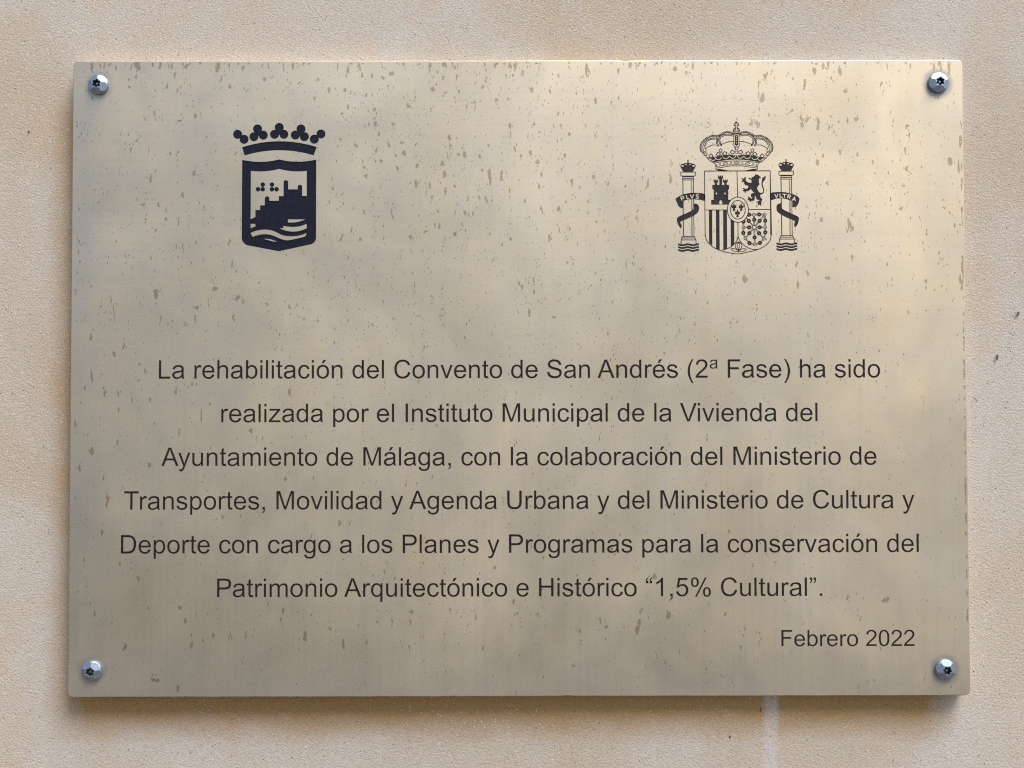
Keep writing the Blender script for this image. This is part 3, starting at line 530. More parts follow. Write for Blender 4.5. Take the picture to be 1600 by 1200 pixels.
# ------------------------------------------------------------------ water stains and scratches lying on the sheet
STAINS = "-119.6,140.1,1.7,2.1;-103.3,138.5,1.1,1.5;-81.1,142.1,0.9,1.9;-73.5,142.1,1.5,2.3;-69.0,141.0,1.2,4.5;-63.7,141.0,2.1,2.1;-59.9,143.3,2.6,2.1;-61.4,137.2,1.2,1.5;-94.3,139.9,2.1,1.5;-89.3,135.3,1.8,2.7;-81.8,134.5,1.7,3.3;-79.2,133.9,1.5,1.8;-95.8,131.3,1.7,2.0;-72.0,132.6,1.7,2.1;-79.9,127.1,1.8,2.6;-82.9,123.9,1.8,2.0;-67.8,125.6,1.8,2.3;-51.6,127.3,2.3,2.7;-48.6,131.8,0.9,1.8;-40.7,135.0,2.6,2.7;-34.3,134.1,1.7,1.7;-35.4,140.9,1.5,2.3;-29.0,140.9,0.9,3.3;-29.7,145.5,1.1,2.1;-15.2,145.1,0.8,2.4;-15.2,140.2,0.9,2.7;-16.7,136.7,2.3,1.8;-10.5,130.3,1.8,2.3;-22.2,129.0,5.3,0.8;-4.8,131.4,1.1,2.1;-24.4,126.9,1.2,1.8;-67.1,118.7,2.7,3.0;-59.1,118.7,1.7,2.1;-70.5,119.0,1.1,2.3;-65.5,113.3,1.1,3.0;-61.0,108.7,1.5,3.5;-67.0,106.4,1.2,2.6;-57.6,103.8,1.5,2.7;-53.9,104.5,2.0,3.0;-54.6,109.8,2.7,1.4;-64.4,101.5,2.1,1.8;-73.4,101.1,0.9,1.8;-72.5,98.7,1.5,2.0;-71.9,94.3,1.7,2.0;-76.5,108.7,2.0,2.0;-83.8,112.1,1.4,1.4;-57.0,98.2,1.4,1.8;-47.8,99.1,2.0,2.3;-46.3,101.3,1.2,1.2;-33.5,104.9,1.1,3.3;-32.0,107.9,1.2,3.0;-32.4,112.4,2.0,3.0;-35.8,100.3,2.7,2.3;-34.6,95.4,2.3,3.3;-28.2,104.5,1.5,1.4;-25.2,104.5,2.3,3.0;-18.3,103.6,1.2,1.8;-13.9,108.5,1.4,2.3;-48.2,90.5,2.1,4.2;-41.4,89.0,1.1,3.8;-33.9,87.8,2.1,3.8;-30.1,89.9,1.8,2.0;-16.9,97.3,2.1,2.1;-13.4,93.5,2.3,8.3;-8.3,94.2,1.7,4.5;-40.7,84.1,1.1,2.1;-23.7,83.3,1.4,2.4;-18.4,84.0,1.1,2.4;-15.1,82.9,1.5,3.9;-12.4,82.5,1.1,2.4;-59.5,76.1,1.2,4.1;-59.0,81.2,1.1,1.2;-38.0,77.4,1.4,1.8;-25.6,76.5,1.7,2.7;-23.4,76.1,1.8,3.0;-21.1,76.2,1.2,2.6;-65.9,75.0,1.1,1.7;-39.2,70.8,1.2,2.3;-37.3,70.4,1.5,2.7;-26.4,71.6,1.1,1.8;-78.6,69.0,1.4,2.6;-83.2,65.2,1.7,3.8;-74.5,65.2,1.5,3.0;-50.8,65.6,1.7,2.3;-29.8,67.0,2.0,2.7;-13.4,66.6,1.4,2.4;-43.7,68.2,2.3,1.8;-87.3,88.3,1.1,1.8;-87.6,93.6,0.8,2.3;2.0,143.6,1.5,3.8;-2.5,142.0,1.4,2.3;-5.9,142.3,1.4,1.8;6.9,135.2,3.3,2.6;15.0,134.8,1.7,3.5;27.5,133.8,1.2,2.0;30.3,141.6,1.1,2.7;19.0,142.0,0.9,2.4;36.2,129.8,2.0,3.3;46.9,131.3,1.7,2.6;43.9,129.4,1.1,1.7;-3.3,119.6,2.3,4.8;7.6,118.6,1.8,2.1;10.0,115.0,1.5,1.8;-3.7,113.9,0.9,3.0;4.4,113.5,0.8,2.3;9.1,100.6,2.3,3.0;5.7,104.4,1.4,3.8;1.4,103.7,1.4,1.5;-1.8,106.9,1.4,2.9;21.9,103.9,1.5,2.3;20.1,117.7,0.9,2.1;36.3,113.1,1.1,2.7;18.9,123.8,1.1,2.7;20.4,111.4,0.9,1.8;24.0,114.3,1.7,2.1;35.4,93.4,1.8,2.6;10.8,94.6,1.1,2.7;25.2,90.8,1.4,3.8;9.8,89.6,1.5,3.0;29.0,89.0,0.9,1.8;42.2,90.5,1.2,1.8;61.0,90.7,1.1,4.5;10.9,79.4,1.5,2.7;18.8,79.4,2.1,3.3;3.0,82.5,1.2,2.3;11.3,77.2,0.6,2.7;55.3,74.1,0.9,2.3;-4.1,87.4,0.8,3.8;14.5,65.1,1.2,3.0;19.3,68.8,0.8,2.6;-3.8,65.1,2.0,2.7;23.9,69.1,0.8,2.1;55.9,77.6,0.9,1.8;66.1,120.8,1.1,2.3;71.6,92.6,1.8,3.8;73.4,144.2,3.0,3.0;79.4,143.2,1.7,1.7;47.0,144.2,1.8,3.0;22.2,81.9,1.2,1.4;32.9,82.0,1.1,1.8;50.2,74.1,0.8,1.7;72.0,100.2,0.6,3.8;117.0,141.9,2.6,3.0;113.7,135.2,1.1,8.5;115.0,130.5,2.4,4.7;135.4,137.1,2.4,5.7;146.3,147.1,1.7,3.8;152.0,143.2,2.4,2.3;154.3,134.7,2.1,2.6;171.5,138.0,1.7,3.2;140.7,144.2,3.8,3.8;133.8,120.0,2.3,5.7;136.2,120.5,1.7,2.8;141.1,118.5,2.4,5.3;146.5,117.6,1.5,3.4;151.0,119.5,1.3,2.3;159.8,120.4,3.2,2.8;110.2,119.5,2.1,2.8;112.6,119.1,1.9,3.8;118.3,122.7,1.1,2.4;128.9,125.2,2.1,1.9;183.5,117.3,2.1,2.1;184.4,113.3,1.7,2.3;141.2,101.0,2.1,4.1;145.5,91.0,1.3,2.8;167.1,100.5,1.7,2.3;182.9,97.6,1.5,2.8;203.4,100.4,3.4,5.3;207.7,99.9,1.3,8.5;209.1,117.0,0.9,5.7;208.3,110.4,1.9,6.6;180.1,78.2,2.1,2.3;155.5,72.6,1.3,6.6;156.5,70.2,2.3,4.7;142.6,73.1,1.7,2.6;205.0,71.1,1.9,2.8;192.2,67.3,1.3,3.2;208.8,76.3,1.1,5.7;208.5,50.8,1.5,7.5;207.9,43.7,2.4,6.6;156.8,55.6,1.5,3.4;136.0,48.1,1.7,2.4;145.1,45.4,2.4,2.4;130.9,52.3,1.7,2.4;191.5,44.2,1.3,3.4;131.3,42.4,1.3,4.7;106.4,45.3,2.8,3.8;143.6,103.8,1.1,1.9;151.6,105.2,1.5,2.3;159.9,104.3,1.5,1.9;182.3,106.1,1.3,3.2;181.4,89.1,1.5,1.7;-165.6,78.2,1.1,1.8;-165.8,74.4,1.7,2.1;-160.0,73.1,1.2,4.1;-169.2,81.2,1.4,2.6;-170.4,69.1,1.1,2.7;-135.8,63.3,1.5,3.3;-160.9,61.6,1.1,3.0;-157.6,60.4,0.8,3.8;-172.9,56.3,0.9,3.3;-132.5,49.3,0.9,2.6;-134.6,52.5,1.1,4.5;-170.4,38.0,3.3,6.8;-142.4,40.8,2.4,2.3;-131.9,36.7,2.7,3.0;-129.3,35.5,0.9,2.7;-145.8,34.8,0.9,3.3;-150.6,32.6,1.7,2.7;-152.1,26.9,1.4,4.5;-133.7,26.9,1.1,4.1;-167.9,28.4,0.6,4.5;-200.3,17.6,2.3,4.2;-189.1,11.2,2.3,4.2;-200.3,-0.0,2.0,5.7;-158.1,85.7,1.7,2.3;-149.8,82.0,1.1,2.3;-206.8,58.6,0.6,3.0;-117.8,34.0,1.2,2.1;-94.3,26.1,1.4,2.3;-100.7,27.2,0.8,1.8;-185.0,15.3,0.8,4.5;-191.2,37.1,0.8,4.5;-189.9,29.6,0.8,6.8;-176.1,81.2,0.6,3.0;-200.6,42.4,1.1,1.5;-207.7,38.7,0.8,4.5;0.3,43.6,1.5,1.8;1.6,41.3,1.1,2.6;7.1,40.2,1.4,3.0;5.1,29.4,1.7,4.2;16.8,27.2,2.1,1.5;7.2,45.8,0.9,3.8;14.6,64.8,1.2,3.0;19.3,68.8,0.6,3.0;24.0,68.8,1.1,2.3;22.9,53.4,0.9,1.5;50.5,52.2,0.8,3.3;69.8,36.7,0.9,1.8;44.1,34.7,0.8,1.8;41.9,19.8,1.1,1.8;107.0,45.3,2.3,3.8;88.7,34.4,0.8,1.2;111.8,31.0,0.6,1.5;-152.7,-3.9,1.8,3.0;-160.8,-6.5,1.5,3.3;-172.5,-10.8,1.4,2.7;-158.9,-25.6,1.2,3.5;-148.5,-18.5,1.4,6.8;-174.8,2.6,1.1,2.3;-109.1,-47.7,2.0,3.3;-107.3,-7.3,2.0,3.0;-172.6,-41.6,1.8,2.3;-187.7,-30.4,1.1,3.0;-187.5,-7.9,1.2,4.5;-125.2,-26.0,2.3,3.0;-120.0,-29.4,0.9,2.3;-138.5,-65.5,1.1,3.0;-83.6,-68.6,1.4,3.0;-79.1,-68.6,0.9,3.0;-194.2,-8.4,1.5,3.8;-200.0,-34.6,2.5,3.3;-205.5,-42.7,1.5,4.5;-193.9,-48.3,1.0,3.8;-192.0,-57.6,1.8,5.5;-194.6,-72.5,1.5,3.0;-207.6,-21.5,1.3,3.5;-183.6,-125.7,1.3,2.5;-169.6,-141.1,3.8,3.0;-159.0,-144.9,2.5,3.0;-203.2,-5.3,1.0,2.5;-187.3,-14.7,1.0,3.3;-181.1,-10.9,0.8,3.0;-170.4,-22.2,0.8,2.5;-197.8,-110.2,1.0,2.5;-202.9,-85.5,1.0,2.0;-186.1,-86.8,0.8,2.5;-179.6,146.1,3.0,6.0;-169.0,147.2,2.3,3.0;-163.4,146.1,1.7,4.5;-162.2,141.5,1.5,4.5;-156.6,146.1,2.0,2.7;-141.8,145.7,3.8,6.8;-140.2,139.2,1.1,5.3;-136.0,138.0,1.2,3.8;-129.8,145.3,1.8,2.7;-150.2,148.0,1.5,2.0;-182.6,146.1,1.1,3.0;-165.9,136.7,1.5,2.6;-171.5,124.4,1.1,3.3;-152.3,122.5,2.0,3.3;-159.4,120.2,2.6,1.5;-173.2,93.3,1.4,5.3;-152.5,95.6,1.7,3.0;-174.0,107.0,0.6,3.8;-163.9,105.2,1.2,1.8;-182.3,106.6,1.4,3.0;-179.5,111.3,1.7,1.4;-197.2,146.9,1.1,3.3;-189.8,146.5,0.9,3.8;-159.2,136.6,0.8,1.5;-180.3,141.9,1.1,2.3;-50.0,-110.3,2.0,2.0;-50.7,-115.1,1.8,3.8;-59.3,-115.1,0.9,4.1;-66.0,-114.6,1.5,1.5;-32.1,-108.8,1.5,1.8;-20.1,-112.2,1.1,2.6;8.6,-111.5,1.1,2.3;-2.6,-104.8,1.2,3.3;37.6,-114.2,1.4,2.6;40.6,-116.4,1.4,2.6;28.3,-118.6,1.4,1.8;-11.2,-89.2,1.8,2.6;-71.2,-124.0,1.4,3.8;-51.1,-126.2,1.1,3.0;-16.8,-126.4,1.1,2.1;-1.1,-110.8,1.5,1.5;-63.0,-91.0,0.9,2.6;-27.2,-112.2,1.1,1.2;-23.9,-116.3,0.8,1.8;-186.1,-87.0,0.9,2.6;-177.9,-94.5,0.9,3.3;-158.4,-107.9,2.3,2.3;-172.6,-108.0,1.5,1.5;-142.3,-121.2,1.4,3.8;-127.4,-120.5,1.1,3.3;-100.2,-121.3,2.3,4.5;-82.0,-124.7,1.5,6.0;-111.1,-113.5,0.9,2.6;-88.0,-117.6,1.1,2.3;-147.5,-122.7,1.1,2.3;-152.7,-124.9,1.5,3.0;-183.6,-126.0,2.3,3.3;-155.4,-114.2,1.5,3.0;-117.1,-105.7,0.8,2.6;-110.0,-109.1,1.1,3.8;-96.9,-111.3,0.6,1.8;55.5,-117.0,2.9,6.7;43.3,-81.9,1.3,3.8;56.9,-109.4,1.9,2.9;69.3,-111.4,2.3,3.8;62.7,-93.4,2.9,2.9;103.4,-126.5,1.3,1.9;171.2,-104.0,4.2,2.9;153.1,-104.0,1.2,2.9;119.4,-87.3,1.0,1.5;78.5,-82.0,1.2,2.5;96.4,-111.4,1.9,2.3"
def stains():
    rnd = random.Random(5); big = []; small = []
    clampp = lambda pts: [(max(-209.4, min(209.4, px)), max(-148.5, min(148.5, pz))) for px, pz in pts]
    def add(x, z, w_, h_):
        x = max(-209, min(209, x)); z = max(-148, min(148, z))
        k = 1 if w_*h_ < 1.5 else rnd.choice((2, 3, 4))
        for _ in range(k):
            f = 1.0 if k == 1 else 0.62
            a = blob(x+rnd.uniform(-.3, .3)*w_*(k > 1), z+rnd.uniform(-.34, .34)*h_*(k > 1), w_*rnd.uniform(.7, 1.05)*f, h_*rnd.uniform(.75, 1.1)*f, rnd, 7 if w_*h_ < 1.5 else 11, 0.42, rnd.gauss(0, .12))
            (big if w_*h_ > 1.1 or rnd.random() < .45 else small).append(([clampp(a)], 1))
    for t in STAINS.split(';'):
        x, z, w_, h_ = map(float, t.split(','))
        add(x, z, w_*0.95, h_*1.0)
        for _ in range(rnd.choice((0, 1, 1, 2))):
            add(x+rnd.gauss(0, 1.2), z+rnd.gauss(0, 2.4), rnd.uniform(.25, .55), rnd.uniform(.4, 1.0))
    def dens(x, z):
        d_ = 0.34+0.66*max(0, min(1, (z+30)/70))
        if z > 142: d_ = 1.0
        d_ *= 1.0-0.45*max(0, min(1, (x-40)/150))
        if x < -120: d_ *= 0.8
        return d_
    n = 0
    while n < 7200:
        x, z = rnd.uniform(-208, 208), rnd.uniform(-147, 148)
        if rnd.random() > dens(x, z): continue
        s_ = 0.22+abs(rnd.gauss(0, 0.19))
        for _ in range(1+(rnd.random() < .35)+(rnd.random() < .15)):     # they come in little runs
            add(x+rnd.gauss(0, .45), z+rnd.gauss(0, 1.7), s_*rnd.uniform(.6, 1.05), s_*rnd.uniform(1.1, 3.0)); n += 1
    for i in range(90):        # a fringe of drips along the top and right edges
        x = rnd.uniform(-205, 205); h_ = abs(rnd.gauss(0, 2.2))+.5
        add(x, 148-h_*.45, rnd.uniform(.5, 1.9), h_)
    for i in range(60):
        add(208.9, rnd.uniform(-115, 115), rnd.uniform(.3, 1.0), rnd.uniform(.8, 5))
    holes = [(l, 0) for l, ink in ETCHED if ink]
    link('water_stains', sheet('water_stains', big+holes, mm), MAT['stain'], plate, (0, -0.00002, 0), 'small brown-grey water marks sprinkled over the sheet', 'stuff')
    link('dark_specks', sheet('dark_specks', small+holes, mm), MAT['speck'], plate, (0, -0.00004, 0), 'tiny dark pits and specks in the sheet', 'stuff')
def scratches():
    rnd = random.Random(8); items = []
    sets = [  # centre x, z, direction degrees, along, across, count, length
        (-52, 113, -43, 42, 10, 70, 9), (-25, 92, -44, 22, 8, 36, 8), (-85, 128, -40, 22, 8, 20, 7),
        (160, 92, 20, 14, 14, 26, 4), (140, -50, 35, 16, 5, 34, 5), (60, -36, 12, 22, 4, 20, 7),
        (85, -45, 20, 26, 5, 20, 6), (150, -100, 15, 36, 14, 26, 7), (-30, 122, 2, 60, 14, 36, 10), (120, 128, 8, 50, 10, 36, 10),
        (-150, 70, -62, 30, 12, 30, 6), (-120, -118, -8, 26, 8, 10, 8), (10, 20, 0, 120, 40, 40, 6), (60, -70, 88, 130, 50, 60, 5)]
    for cx, cz, an, al, ac, n, ln in sets:
        for _ in range(2*n):
            a = R(an+rnd.gauss(0, 4)); u, v = rnd.gauss(0, al/2), rnd.gauss(0, ac/2)
            b = R(an)
            x, z = cx+u*math.cos(b)-v*math.sin(b), cz+u*math.sin(b)+v*math.cos(b)
            l = ln*rnd.uniform(.4, 1.6)/2; bow = rnd.uniform(-.05, .05)*l
            pts = []
            for k in range(5):
                t = -1+k/2
                pts.append((x+t*l*math.cos(a)-bow*(1-t*t)*math.sin(a), z+t*l*math.sin(a)+bow*(1-t*t)*math.cos(a)))
            if max(abs(p[0]) for p in pts) > 208 or max(abs(p[1]) for p in pts) > 147: continue
            items.append((strip(pts, rnd.uniform(.02, .065)), 1))
    for (x0, z0), (x1, z1), w_ in (((-41, 94.5), (-21, 73.5), .13), ((-28, 80.5), (-14.5, 67), .09), ((-64, 131), (-29, 98), .08), ((-82, 112), (-58, 93), .07), ((-50, 108.5), (-40, 97.5), .1), ((-61, 118), (-48, 104), .07)):
        items.append((strip([(x0, z0), ((x0+x1)/2+.5, (z0+z1)/2+.3), (x1, z1)], w_), 1))
    items += [(l, 0) for l, ink in ETCHED if ink]
    link('scratches', sheet('scratches', items, mm), MAT['scratch'], plate, (0, -0.00006, 0), 'fine bright diagonal scratches in the sheet', 'stuff')

# ------------------------------------------------------------------ lettering
INK_Y = FRONT+0.00018      # the fill lies at the bottom of the etched recesses
ETCHED = []
def etch(items, fn):
    ETCHED.extend(([[fn(*p) for p in l] for l in loops], ink) for loops, ink in items)
LINES = [
    ("La rehabilitaci\u00f3n del Convento de San Andr\u00e9s (2\u00aa Fase) ha sido", -168.65, 169.44, -1.0),
    ("realizada por el Instituto Municipal de la Vivienda del", -139.33, 139.91, -21.45),
    ("Ayuntamiento de M\u00e1laga, con la colaboraci\u00f3n del Ministerio de", -167.19, 167.34, -41.85),
    ("Transportes, Movilidad y Agenda Urbana y del Ministerio de Cultura y", -184.47, 184.87, -62.2),
    ("Deporte con cargo a los Planes y Programas para la conservaci\u00f3n del", -185.81, 186.64, -82.6),
    ("Patrimonio Arquitect\u00f3nico e Hist\u00f3rico \u201c1,5% Cultural\u201d.", -140.85, 141.41, -102.9),
    ("Febrero 2022", 122.11, 184.14, -126.2)]
ORD = ('first', 'second', 'third', 'fourth', 'fifth', 'sixth')
for ln_, (t, a, b, z) in enumerate(LINES):
    items, k = typeset(t, a, b, z)
    etch(items, mm)
    link('inscription_line', sheet('inscription_line', items, mm), MAT['brown_ink'], plaque, (0, INK_Y, CZ),
         'short dark engraved line with the date at the lower right' if ln_ == 6 else '%s of the six long lines of dark engraved text' % ORD[ln_])

# ------------------------------------------------------------------ city arms (left): shield with a crown of pearls
MX, MZ, KX, KZ = -112.644, 89.234, 0.3012, 0.3026
def city(x, y): return (MX+(x-436)*KX, MZ-(y-292)*KZ)
a = Art().use(340, 250, 8)
top = [(305, -3)]+quad((305, -3), (545, 50), (768, -8), 8)+quad((768, -8), (990, 50), (1232, -5), 8)
a.fill(top+[(1232, 965)]+quad((1232, 965), (1232, 1035), (1165, 1055), 6)+[(768, 1140), (375, 1065)]+quad((375, 1065), (303, 1035), (303, 965), 6))
win = [(415, 137)]+quad((415, 137), (605, 158), (768, 112), 6)+quad((768, 112), (935, 158), (1113, 137), 6)+[(1113, 450), (1057, 450)]
win += circle(1028.5, 338, 28.5, n=8, a0=0, a1=-180)+[(1000, 367), (882, 367)]+circle(853, 280, 29, n=8, a0=0, a1=-180)
win += [(824, 452), (765, 452), (765, 510), (648, 510)]+circle(619, 482, 29, n=8, a0=0, a1=-180)+[(590, 567), (532, 567), (532, 625), (473, 625), (473, 712), (415, 740)]
a.cut(win)
for x, y in ((564, 308), (505, 366), (564, 366), (679, 308), (679, 366), (737, 366)): a.dot(x, y, 29, 14)
a.cut([(415, 798), (473, 798), (473, 830), (415, 852)])
a.cut([(880, 742), (1097, 744)]+quad((1097, 744), (990, 790), (880, 780), 6))
a.cut([(824, 824)]+quad((824, 824), (990, 860), (1113, 800), 6)+[(1113, 855)]+quad((1113, 855), (955, 935), (775, 855), 8)+[(824, 855)])
a.cut(smooth([(415, 912), (470, 888), (540, 873), (610, 870), (680, 880), (740, 905), (800, 935), (860, 950), (930, 955), (1000, 948), (1060, 935), (1113, 913)], 2)
      +[(1105, 945), (1085, 960)]+smooth([(1085, 960), (980, 985), (880, 1003), (820, 995), (760, 972), (700, 945), (640, 930), (570, 927), (500, 940), (440, 960)], 2))
a.cut(smooth([(582, 985), (640, 987), (700, 1002), (740, 1022), (690, 1015), (630, 1000)], 2, True))
etch(a.items, city)
emblem = link('shield_emblem', sheet('shield_emblem', a.items, city), MAT['navy'], plaque, (0, INK_Y, CZ),
              'dark navy shield with a stepped castle above waves, left of the two arms')
c = Art().use(340, 170, 8)
for g in (((247, 318), (328, 380)), ((496, 250), (451, 348), (568, 328)), ((768, 232), (709, 318), (825, 318)), ((1040, 252), (969, 328), (1082, 348)), ((1290, 315), (1207, 380))):
    for x, y in g: c.dot(x, y, 57, 22)
    if len(g) == 3: c.fill(list(g))
    else: c.line(list(g), 50)
c.fill([(302, 480)]+quad((302, 480), (768, 331), (1238, 478), 16)+[(1200, 583)]+quad((1200, 583), (768, 453), (335, 583), 16))
etch(c.items, city)
link('crown', sheet('crown', c.items, city), MAT['navy'], emblem, (0, 0, 0), 'dark navy crown of round pearls over a curved band')

# ------------------------------------------------------------------ national arms (right): quartered shield, crown, two columns
NX, NZ = 103.073, 88.898
def arms(x, y): return (NX+(x-1152)*0.30143, NZ-(y-292)*0.30275)
s = Art()
LW = 1.35
z5 = lambda X, Y: (1140+X/13.333, 240+Y/13.333)
z6 = lambda X, Y: (1050+X/13.333, 310+Y/13.333)
z7 = lambda X, Y: (1140+X/13.333, 310+Y/13.333)
ident = lambda x, y: (x, y)
s.fn = z6
for x0, x1, b0, b1 in ((765, 832, 925, 985), (910, 985, 1042, 1068), (1060, 1140, 1072, 1052), (1215, 1290, 1010, 950)):
    s.fill([(x0, 240), (x1, 240), (x1, b1), (x0, b0)])
s.fn = ident
border = [(1101, 267.2), (1101.3, 367)]+[z6(*p) for p in ((720, 880), (830, 1000), (1000, 1085), (1200, 1135), (1380, 1155))]+[z7(*p) for p in ((330, 1125), (560, 1070), (740, 980), (830, 880), (857, 770))]+[(1203.6, 267)]
s.line([border[-1], border[0]], 1.6)
s.line(border[:2]+smooth(border[1:-1], 4)+[border[-2], border[-1]], 1.35)
s.line([(1151.7, 267), (1152.3, 308)], LW)
s.line([(1152.6, 347), (1152.7, 370)], LW)
s.line(smooth([z6(1370, 790), z6(1340, 880), z6(1290, 950), z6(1200, 1020), z6(1100, 1060), z6(1030, 1075)], 3), LW)
s.line(smooth([z7(168, 790), z7(200, 870), z7(260, 950), z7(340, 1010), z7(430, 1050), z7(520, 1065), z7(590, 1060)], 3), LW)
s.line([(1101, 328.1), (1137, 328.0)], LW); s.line([(1168, 327.5), (1203.6, 327.4)], LW)
# castle
s.use(1050, 240, 14.545)
def turret(x0, x1, y0, y1, yn, n0, n1, yb):
    w_ = (x1-x0)/5
    p = [(n0, yb), (n0, yn), (x0, y1), (x0, y0), (x0+w_, y0), (x0+w_, y0+22), (x0+2*w_, y0+22), (x0+2*w_, y0), (x0+3*w_, y0), (x0+3*w_, y0+22), (x0+4*w_, y0+22), (x0+4*w_, y0), (x1, y0), (x1, y1), (n1, yn), (n1, yb)]
    s.fill(p)
turret(945, 1052, 585, 640, 665, 970, 1028, 720)
turret(1047, 1162, 495, 560, 585, 1075, 1138, 720)
turret(1152, 1268, 585, 640, 665, 1185, 1243, 720)
s.fill([(915, 712), (1297, 712), (1297, 815), (1275, 815), (1275, 1050), (1340, 1050), (1340, 1160), (888, 1160), (888, 1050), (945, 1050), (945, 815), (915, 815)])
s.cut(circle(1007, 908, 15, 25, 10)); s.cut(circle(1203, 908, 15, 25, 10))
s.cut([(1074, 1152), (1074, 1095)]+circle(1106, 1095, 32, n=8, a0=180, a1=360)+[(1138, 1095), (1138, 1152)])
# lion
s.use(1152, 264, 18.75)
s.fill([(515, 130), (540, 158), (560, 172), (580, 150), (598, 172), (625, 170), (632, 195), (660, 212), (680, 240), (710, 250), (695, 270), (660, 275), (640, 285), (632, 330), (640, 375), (632, 400), (655, 440), (640, 470), (610, 495), (600, 530), (580, 560), (590, 600), (615, 650), (650, 690), (690, 705), (740, 690), (760, 660), (758, 620), (740, 570), (715, 510), (708, 440), (720, 330), (735, 270), (760, 230), (765, 260), (790, 225), (845, 200), (830, 250), (820, 310), (780, 360), (752, 400), (745, 450), (755, 510), (780, 570), (790, 630), (785, 680), (760, 720), (700, 745), (670, 770), (675, 820), (700, 860), (735, 890), (715, 930), (700, 980), (700, 1090), (680, 1080), (650, 1050), (635, 1045), (620, 1075), (600, 1070), (605, 1030), (590, 990), (560, 990), (550, 975), (580, 955), (610, 945), (645, 930), (630, 905), (590, 910), (565, 890), (545, 840), (540, 800), (505, 810), (510, 860), (500, 920), (470, 935), (430, 930), (400, 945), (370, 990), (355, 940), (320, 910), (280, 890), (310, 870), (335, 860), (300, 825), (310, 805), (350, 815), (380, 850), (410, 865), (440, 850), (405, 820), (395, 770), (410, 720), (450, 710), (490, 705), (470, 680), (440, 650), (410, 610), (395, 590), (370, 620), (330, 645), (300, 655), (280, 640), (250, 680), (240, 720), (215, 690), (205, 660), (150, 645), (160, 620), (200, 605), (150, 570), (180, 550), (220, 570), (250, 590), (290, 570), (320, 545), (320, 500), (290, 490), (215, 470), (225, 450), (190, 440), (205, 400), (165, 375), (115, 395), (120, 370), (150, 345), (150, 310), (110, 285), (130, 268), (180, 285), (205, 280), (215, 235), (235, 225), (258, 265), (245, 320), (265, 360), (310, 390), (360, 405), (420, 410), (410, 370), (420, 330), (370, 310), (320, 275), (330, 255), (370, 265), (415, 285), (425, 240), (470, 235), (500, 205), (530, 185)])
# chains
s.use(1156, 326, 18.75)
nodes = [(405, 178), (725, 170), (733, 545), (695, 880), (425, 1050), (150, 870), (95, 550), (100, 180)]
mids = [(560, 172), (735, 355), (735, 695), (575, 1005), (270, 1010), (92, 710), (100, 380), (260, 180)]
spk = [(415, 325), (570, 360), (570, 550), (555, 720), (420, 845), (270, 720), (262, 550), (255, 360)]
hub = (413, 550)
for i in range(8):
    p, q = nodes[i], nodes[(i+1) % 8]
    for u, v in ((p, mids[i]), (mids[i], q), (hub, spk[i]), (spk[i], p)):
        s.line([u, v], 46); s.line([u, v], 9, 0)
for (x, y) in mids+spk:
    s.dot(x, y, 64, 12); s.line([(x-14, y-9), (x+12, y+10)], 11, 0)
for (x, y) in nodes:
    s.ring(x, y, 54, 34, 12); s.dot(x, y, 17, 8)
s.ring(*hub, 68, 44, 16)
# pomegranate
s.fn = z7
s.line(circle(178, 990, 70, 72, 18), 16, closed=True); s.line(circle(178, 985, 27, 52, 12), 14, closed=True)
s.line([(120, 930), (178, 905), (235, 930)], 14)
s.line(smooth([(20, 1050), (90, 1045), (172, 1090), (110, 1110), (60, 1090)], 3, True), 15, closed=True)
s.line(smooth([(340, 1060), (270, 1045), (180, 1090), (240, 1110), (300, 1090)], 3, True), 15, closed=True)
s.line([(176, 1050), (176, 1128)], 18)
# oval shield of lilies over the middle
s.fn = ident
s.cut(circle(1152.7, 327.7, 17.1, 20.4, 30)); s.line(circle(1152.7, 327.7, 16.5, 19.8, 30), LW, closed=True); s.line(circle(1152.6, 327.8, 11.5, 14.6, 26), LW, closed=True)
s.fn = z7
half = [(0, -92), (14, -58), (20, -30), (30, -42), (50, -30), (54, 2), (40, 26), (22, 22), (18, 40), (26, 50), (24, 80)]
for x, y in ((88, 182), (238, 182), (160, 312)):
    s.fill([(x+p, y+q) for p, q in half]+[(x-p, y+q) for p, q in half[:0:-1]])
etch(s.items, arms)
nat = link('quartered_shield', sheet('quartered_shield', s.items, arms), MAT['grey_ink'], plaque, (0, INK_Y, CZ),
           'dark grey quartered shield with castle, lion, stripes and chains, right of the two arms')

